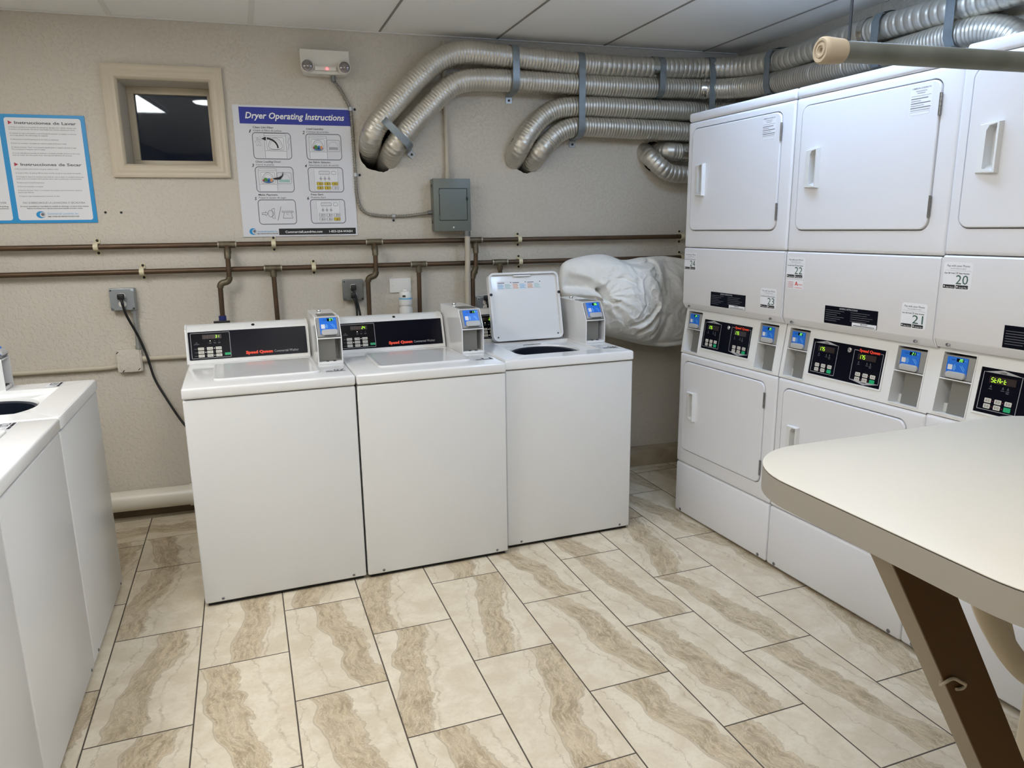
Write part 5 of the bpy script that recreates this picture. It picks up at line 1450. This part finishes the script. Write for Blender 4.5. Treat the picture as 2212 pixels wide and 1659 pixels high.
    def Z(c): return pz1 - c * (pz1 - pz0)
    lw = 0.0016
    d.path([(X(.03), Z(.09)), (X(.03), Z(.92)), (X(.375), Z(.92)), (X(.375), Z(.09))], lw, 'ink_g', 2)
    d.poly([(X(.03), Z(.10)), (X(.375), Z(.10)), (X(.205), Z(.015))], 'ink_g', 2); d.text('UPPER', X(.205), Z(.092), .005, 'ink', w=.022, align='C', bold=.02, l=3)
    d.path([(X(.66), Z(.11)), (X(.60), Z(.11)), (X(.60), Z(.90)), (X(.975), Z(.90)), (X(.975), Z(.11)), (X(.94), Z(.11))], lw, 'ink_g', 2)
    d.poly([(X(.60), Z(.90)), (X(.975), Z(.90)), (X(.79), Z(.985))], 'ink_g', 2); d.text('LOWER', X(.79), Z(.945), .005, 'ink', w=.022, align='C', bold=.02, l=3)
    d.text('Speed Queen', X(.80), Z(.135), .0105, 'orange', w=.092, align='C', bold=.045, l=3)
    for a, c, s in ((.09, .17, upper_txt), (.655, .19, lower_txt)):
        d.rect(X(a), X(a + .24), Z(c + .155), Z(c), 'disp', 2)
        d.seg7(s, X(a + .018), Z(c + .128), .0135, 'seg', 4)
        for k, q in enumerate((.02, .13, .175)):
            xx = X(a - .01 + q)
            d.rect(xx, xx + .011, Z(c + .29), Z(c + .275), 'ink_dim', 2); d.rect(xx + .002, xx + .009, Z(c + .25), Z(c + .24), 'ink_dim', 2); d.poly([(xx + .003, Z(c + .235)), (xx + .008, Z(c + .235)), (xx + .0055, Z(c + .19))], 'ink_dim', 2)
            if k == 2: d.rect(xx + .001, xx + .01, Z(c + .33), Z(c + .31), 'ink_dim', 2)
    seven_btn(d, X, Z, .085, .66, .092, .125, .062, .10); seven_btn(d, X, Z, .665, .68, .098, .125, .066, .10)
    p.build('display_panel', cp)
    e = MB(); e.lathe([(.0095, 0), (.0095, -.003), (.006, -.005), (.0055, -.003), (.001, -.003)], 'chrome', 20, axis='y', M=M @ Matrix.Translation((X(.535), -.0009, Z(.145)))); e.build('key_lock', cp)
    return t

TD = 0.0394
def dpos(s, fwd=0.0, z=0.0):
    return (2.6647 + s * math.sin(TD) - fwd * math.cos(TD), -0.2995 - s * math.cos(TD) - fwd * math.sin(TD), z)
DR = -PI / 2 + TD
dryer('white stacked dryer nearest the back wall, stickers 24 and 23', dpos(-0.001), DR, ('24', '23'), '1.75', '1.75', '24', '23')
dryer('white stacked dryer in the middle, stickers 22 and 21', dpos(0.703), DR, ('22', '21'), '1.75', '1.75', '22', '21', True)
dryer('white stacked dryer nearest the viewer, sticker 20, behind the folding table', dpos(1.406, 0.006, 0.006), DR, ('20', None), 'StArt', 'StArt', '20', None)
# ================================================================== folding table on slanting legs
TX0, TX1, TY0, TY1, TZ, TT = 1.578, 2.625, -2.955, -2.128, 1.0, 0.057
t = thing('folding_table', 'cream laminate folding table with rounded corners and slanting legs', 'table', ((TX0 + TX1) / 2, (TY0 + TY1) / 2, 0))
ox, oy = (TX0 + TX1) / 2, (TY0 + TY1) / 2
hx_, hy_ = (TX1 - TX0) / 2, (TY1 - TY0) / 2
b = MB()
L0 = rr_loop(-hx_, hx_, -hy_, hy_, 0.20, 14)
L1 = rr_loop(-hx_ + .0012, hx_ - .0012, -hy_ + .0012, hy_ - .0012, 0.199, 14)
b.loft([[(x, y, TZ - .002) for x, y in L0], [(x, y, TZ - .0006) for x, y in L0], [(x, y, TZ) for x, y in L1]], 'laminate', cap0=True)
b.build('tabletop', t)
b = MB()
L2 = rr_loop(-hx_ + .004, hx_ - .004, -hy_ + .004, hy_ - .004, 0.196, 14)
b.loft([[(x, y, TZ - .0021) for x, y in L2], [(x, y, TZ - .0046) for x, y in L2]], 'edgedark', cap0=False, cap1=False); b.build('seam_line', t)
b = MB(); b.loft([[(x, y, TZ - .0045) for x, y in L0], [(x, y, TZ - TT) for x, y in L0]], 'edgeband'); b.build('edge_band', t)
SL = 0.6075
zt_ = TZ - TT - 0.0006
yf, yk = -2.526 - oy, -2.472 - oy
def leg_x(z):
    xa = 1.634 - ox + SL * (zt_ - z); return xa, xa + 0.119
def leg_board(y0, y1, m):
    b = MB()
    b.loft([[(leg_x(z)[0], y0, z), (leg_x(z)[1], y0, z), (leg_x(z)[1], y1, z), (leg_x(z)[0], y1, z)] for z in (0.0, zt_)], m)
    return b
lg = leg_board(yf + 0.0041, yk, 'leg_l').build('leg', t, sharp=20)
leg_board(yf, yf + 0.004, 'leg_shade').build('leg_shade_face', lg, sharp=20)  # thin dark sheet, shade put into the colour of the near face
for y in (-2.87,):
    b = MB(); b.box(2.475 - ox, 2.53 - ox, y - 0.03 - oy, y + 0.03 - oy, 0.0, zt_, 'leg_l', bev=0.003); b.build('leg', t)
b = MB()
zc = 0.600
xa = 1.640 - ox + SL * (TZ - TT - zc)
P = [(xa - 0.004, -2.515 - oy, zc), (xa - 0.014, -2.522 - oy, zc - .004), (xa - 0.016, -2.530 - oy, zc + .006), (xa + 0.006, -2.532 - oy, zc + .012), (xa + 0.030, -2.534 - oy, zc - .002), (xa + 0.042, -2.533 - oy, zc - .010), (xa + 0.040, -2.530 - oy, zc - .020), (xa + 0.022, -2.530 - oy, zc - .018)]
b.tube(catmull(P, .004), .0034, 'rubber', 10); b.build('hook', lg)

# ================================================================== resin chair under the table
cx0, cy0 = 2.370, -2.40
t = thing('resin_chair', 'cream resin chair with a rounded slatted back tucked under the folding table', 'chair', (cx0, cy0, 0))
XM = 0.030
side = [(-0.268, 0.80), (-0.262, 0.74), (-0.245, 0.685), (-0.216, 0.615), (-0.150, 0.515), (-0.085, 0.445)]
U = [Vector((x, 0.10 * (z - .4), z)) for x, z in side]
U += [Vector((-0.01, -.002, .392)), Vector((XM, -.003, .378)), Vector((2 * XM + 0.01, -.002, .392))]
U += [Vector((2 * XM - x, 0.10 * (z - .4), z)) for x, z in reversed(side)]
path = catmull(U, .012)
n = len(path); rings = []
for i, p in enumerate(path):
    tg = (path[min(i + 1, n - 1)] - path[max(i - 1, 0)]).normalized()
    nv = Vector((0, 1, 0)); sv = tg.cross(nv).normalized()
    rings.append([p + sv * (0.031 * math.cos(2 * PI * k / 12)) + nv * (0.020 * math.sin(2 * PI * k / 12)) for k in range(12)])
b = MB(); b.loft(rings, 'chair'); b.build('back_frame', t)
b = MB(); b.tube(catmull([(-0.268, .04, .79), (-0.14, .045, .83), (XM, .05, .845), (2 * XM + .14, .045, .83), (2 * XM + .268, .04, .79)], .02), .022, 'chair', 10); b.build('top_rail', t)
for i in range(5):
    x = XM + (i - 2) * 0.130
    def at(z): return Vector((x + (XM - x) * 0.55 * (0.80 - z) / 0.42, 0.10 * (z - .4), z))
    zlo = (0.455, 0.405, 0.385, 0.405, 0.455)[i]
    b = MB(); b.strip([at(.825), at(.6), at(zlo)], 0.034, 0.010, 'chair'); b.build('slat', t)
b = MB()
def sq(z, g): return [(XM - .10 + g - .1 * 0, -.03 - g, z), (XM + .10 - g, -.03 - g, z), (XM + .15 - g, -.12, z), (XM + .20 - g, -.40, z), (XM + .16 - g, -.44 + g, z), (XM - .16 + g, -.44 + g, z), (XM - .20 + g, -.40, z), (XM - .15 + g, -.12, z)]
b.loft([sq(.355, .012), sq(.365, 0), sq(.388, 0), sq(.396, .010), sq(.390, .05)], 'chair'); b.build('seat', t)
for (x, y, dx, dy) in ((-0.035, -.012, .01, .02), (2 * XM + .035, -.012, -.01, .02), (XM - .16, -.40, -.02, -.03), (XM + .16, -.40, .02, -.03)):
    b = MB(); rr_ = []
    for z, w in ((0.0, .020), (.2, .024), (.385, .028)):
        f = 1 - z / .385
        rr_.append([(x + dx * f + px, y + dy * f + py, z) for px, py in rr_loop(-w, w, -w * .8, w * .8, .008, 3)])
    b.loft(rr_, 'chair'); b.build('leg', t)

# ================================================================== hanging rail over the table
t = thing('hanging_rail', 'galvanised hanging rail with a beige rubber tip hung from the ceiling', 'hanging rail', (1.355, -2.580, 1.752))
b = MB(); b.cyl((0.03, -0.0027, 0), (1.45, -0.132, 0), 0.0142, 'railsteel', 24); b.build('tube', t)
ax = Vector((1.42, -0.129, 0)).normalized()
rot = Vector((0, 0, 1)).rotation_difference(ax).to_matrix().to_4x4()
b = MB(); b.lathe([(0.003, 0.004), (0.0036, 0.0014), (0.0057, 0.0014), (0.0064, 0.0), (0.0092, 0.0), (0.0098, 0.0014), (0.0118, 0.0014), (0.0124, 0.0), (0.0155, 0.0), (0.0174, 0.002), (0.0180, 0.006), (0.0172, 0.018), (0.0164, 0.034), (0.0158, 0.036), (0.0143, 0.036)], 'rubber', 32, M=rot, cap1=False)
b.build('end_cap', t)
for x in (0.046, 1.25):
    p = ax * x
    b = MB(); b.cyl(p + Vector((0, 0, -0.002)), p + Vector((0, 0, ZC - 1.752 - 0.0055)), 0.0022, 'rod', 10); b.build('hanger_rod', t)

# ================================================================== white duvet wedged beside the dryer
def duvet():
    # silhouette in wall coordinates (s, z)
    out = [(2.494, 1.205), (2.497, 1.245), (2.502, 1.285), (2.516, 1.310), (2.560, 1.331), (2.629, 1.345), (2.70, 1.355), (2.744, 1.356), (2.790, 1.350), (2.840, 1.332), (2.876, 1.320), (2.920, 1.319), (2.965, 1.324), (3.00, 1.331), (3.04, 1.332), (3.070, 1.334), (3.10, 1.336),
           (3.161, 1.336), (3.254, 1.323), (3.38, 1.30), (3.45, 1.22), (3.47, 1.06), (3.44, 0.88), (3.36, 0.80), (3.277, 0.785), (3.19, 0.782), (3.119, 0.790), (3.025, 0.807), (2.96, 0.825), (2.902, 0.842), (2.83, 0.862), (2.787, 0.873), (2.74, 0.89), (2.70, 0.93), (2.66, 0.99), (2.61, 1.04), (2.56, 1.075), (2.52, 1.10), (2.503, 1.15)]
    cs, cz = 2.96, 1.08
    # resample the outline by angle
    def seg_r(a):
        dx, dz = math.cos(a), math.sin(a); best = 0
        for i in range(len(out)):
            x1, z1 = out[i][0] - cs, out[i][1] - cz; x2, z2 = out[(i + 1) % len(out)][0] - cs, out[(i + 1) % len(out)][1] - cz
            ex, ez = x2 - x1, z2 - z1
            den = dx * ez - dz * ex
            if abs(den) < 1e-9: continue
            tt = (x1 * ez - z1 * ex) / den; u = (x1 * dz - z1 * dx) / den
            if tt > 0 and -1e-6 <= u <= 1 + 1e-6: best = max(best, tt)
        return best
    NA, NR = 220, 90
    rad = [seg_r(2 * PI * i / NA) for i in range(NA)]
    rad = [(rad[i - 1] + 2 * rad[i] + rad[(i + 1) % NA]) / 4 for i in range(NA)]
    # creases (negative) and rolls (positive): polyline, amplitude, width
    feats = [
        ([(2.520, 1.175), (2.57, 1.172), (2.62, 1.172), (2.67, 1.168), (2.70, 1.155)], -0.055, 0.020),                       # tuck under the rolled top
        ([(2.53, 1.215), (2.58, 1.205), (2.64, 1.195)], -0.045, 0.032),                                                      # shaded inside of the cuff
        ([(2.700, 1.160), (2.708, 1.140), (2.716, 1.112)], -0.110, 0.014),                                                   # dark hole
        ([(2.55, 1.255), (2.61, 1.242), (2.66, 1.215), (2.70, 1.195)], 0.012, 0.012),
        ([(2.52, 1.13), (2.58, 1.142), (2.64, 1.138), (2.68, 1.12)], 0.030, 0.018),                                          # lower flap
        ([(2.66, 1.12), (2.685, 1.095), (2.69, 1.07)], -0.022, 0.008),
        ([(2.685, 1.13), (2.70, 1.10)], 0.016, 0.008),
        ([(2.72, 1.105), (2.755, 1.085), (2.785, 1.098)], -0.020, 0.008),
        ([(2.735, 1.12), (2.77, 1.105)], 0.014, 0.010),
        ([(2.72, 1.185), (2.76, 1.222), (2.82, 1.222), (2.87, 1.195)], -0.012, 0.009),                                       # soft arc above the bulge
        ([(2.70, 1.30), (2.80, 1.305), (2.90, 1.280), (2.98, 1.225), (3.03, 1.15), (3.05, 1.06)], 0.026, 0.045),
        ([(2.85, 1.325), (2.90, 1.300), (2.97, 1.292), (3.03, 1.306)], -0.040, 0.012),
        ([(2.87, 1.300), (2.93, 1.276), (2.99, 1.270), (3.045, 1.290)], 0.018, 0.013),
        ([(3.035, 1.325), (3.055, 1.29), (3.060, 1.25), (3.045, 1.22)], -0.036, 0.012),
        ([(3.05, 1.22), (3.085, 1.14), (3.105, 1.05), (3.095, 0.97)], -0.030, 0.016),
        ([(3.085, 1.08), (3.05, 1.005), (3.00, 0.945), (2.93, 0.905)], -0.034, 0.010),
        ([(3.075, 1.11), (3.035, 1.035), (2.985, 0.975), (2.92, 0.935)], 0.018, 0.014),
        ([(3.03, 1.06), (2.985, 1.005), (2.93, 0.970), (2.875, 0.955)], -0.030, 0.009),
        ([(3.105, 1.00), (3.07, 0.93), (3.02, 0.880)], -0.022, 0.010),
        ([(2.94, 1.125), (2.95, 1.08), (2.93, 1.035)], -0.010, 0.007),
        ([(3.16, 0.99), (3.14, 0.91), (3.11, 0.84)], -0.012, 0.014),
        ([(3.20, 1.25), (3.24, 1.12)], 0.012, 0.05),
    ]
    feats = [([Vector((x, z)) for x, z in pl], a, w) for pl, a, w in feats]
    def relief(s, z):
        p = Vector((s, z)); h = 0.0
        for pl, a, w in feats:
            dm = 9
            for q, r in zip(pl, pl[1:]):
                e = r - q; k = max(0, min(1, (p - q).dot(e) / e.length_squared))
                dm = min(dm, (p - q - e * k).length)
                if dm > 4 * w: pass
            if dm < 3.5 * w: h += a * math.exp(-(dm / w) ** 2)
        n = noise.fractal(Vector((s * 9, z * 9, 1.3)), 0.9, 2.1, 4)
        m = noise.fractal(Vector((s * 34, z * 30, 4.7)), 0.9, 2.1, 3)
        rid = 1 - abs(noise.noise(Vector((s * 13 + z * 7, z * 12 - s * 5, 8.1)))) * 2
        dome = 0.050 * math.exp(-((s - 2.86) ** 2 + (z - 1.08) ** 2) / 0.020) + 0.03 * math.exp(-((s - 2.98) ** 2 + (z - 0.90) ** 2) / 0.012)
        back_ = -0.055 / (1 + math.exp(-(s - 3.085 - 0.1 * (z - 1.05)) / 0.018))
        hx1, hz1 = s - 2.71, z - 1.13; hd = math.hypot(hx1, hz1); ha = math.atan2(hz1, hx1)
        rays = 0.010 * math.exp(-hd / 0.11) * math.sin(ha * 15 + 3 * noise.noise(Vector((s * 12, z * 12, 2.2)))) * min(1, hd / 0.03)
        cr = 1 - abs(noise.noise(Vector(((s * 0.8 + z * 0.6) * 22, (z * 0.8 - s * 0.6) * 9, 5.5)))) * 2.2
        return 0.85 * h + dome + back_ + rays + 0.004 * n + 0.003 * m + 0.005 * max(0, rid) ** 3 + 0.0045 * max(0, cr) ** 2
    O0, TF, TB = 0.185, 0.190, 0.125
    vs = []; fs = []
    def base(s, z): return s, z
    front = []; back = []
    vs.append((cs, -(O0 + TF + relief(cs, cz)), cz)); c_f = 0
    vs.append((cs, -(O0 - TB), cz)); c_b = 1
    for j in range(1, NR + 1):
        r = j / NR
        # denser near the rim
        rr = 1 - (1 - r) ** 1.35
        rowf = []; rowb = []
        for i in range(NA):
            a = 2 * PI * i / NA
            s = cs + rr * rad[i] * math.cos(a); z = cz + rr * rad[i] * math.sin(a)
            # two lobes meeting in a soft waist, thinner towards the left flap
            lob = 0.72 + 0.28 * math.exp(-((s - 2.86) / 0.22) ** 2) + 0.10 * math.exp(-((s - 3.28) / 0.16) ** 2)
            prof = max(0.0, 1 - rr ** 2.6) ** 0.5
            f = TF * lob * prof + relief(s, z) * min(1, (1 - rr) * 9 + (0.15 if j < NR else 0))
            rowf.append(len(vs)); vs.append((s, -(O0 + f), z))
            if j < NR:
                bk = TB * (0.8 + 0.2 * lob) * prof
                rowb.append(len(vs)); vs.append((s, -(O0 - bk), z))
        front.append(rowf); back.append(rowb if j < NR else rowf)
    for rows, c, flip in ((front, c_f, False), (back, c_b, True)):
        for i in range(NA):
            k = (i + 1) % NA
            fs.append((c, rows[0][i], rows[0][k]))
            for j in range(NR - 1):
                fs.append((rows[j][i], rows[j + 1][i], rows[j + 1][k], rows[j][k]))
    # local origin near the lowest point
    b = MB(); b.raw([(s - 3.1, y, z - 0.78) for s, y, z in vs], fs, 'cloth')
    o = b.build('duvet', None, sharp=180)
    o.location = wp(3.1, 0, 0.78); o.rotation_euler = (0, 0, TH)
    tag(o, 'bundled white duvet wedged against the back wall beside the dryers', 'duvet')
duvet()

# ================================================================== camera, world, exposure
cam = bpy.data.cameras.new('Camera')
cam.sensor_fit = 'HORIZONTAL'; cam.sensor_width = 36.0
cam.lens = 36.0 * 1551.38 / 2212.0
cam.clip_start = 0.05
co = bpy.data.objects.new('Camera', cam); COL.objects.link(co)
co.location = (0.5761, -3.4375, 1.5173)
co.rotation_euler = (1.3555, 0.0126, -0.3558)
SC.camera = co
w = bpy.data.worlds.new('World'); SC.world = w; w.use_nodes = True
w.node_tree.nodes['Background'].inputs[0].default_value = (0.004, 0.007, 0.016, 1)
w.node_tree.nodes['Background'].inputs[1].default_value = 0.6
vs_ = SC.view_settings
vs_.view_transform = 'Standard'; vs_.look = 'None'; vs_.exposure = 0.66; vs_.gamma = 1.0
vs_.use_curve_mapping = False
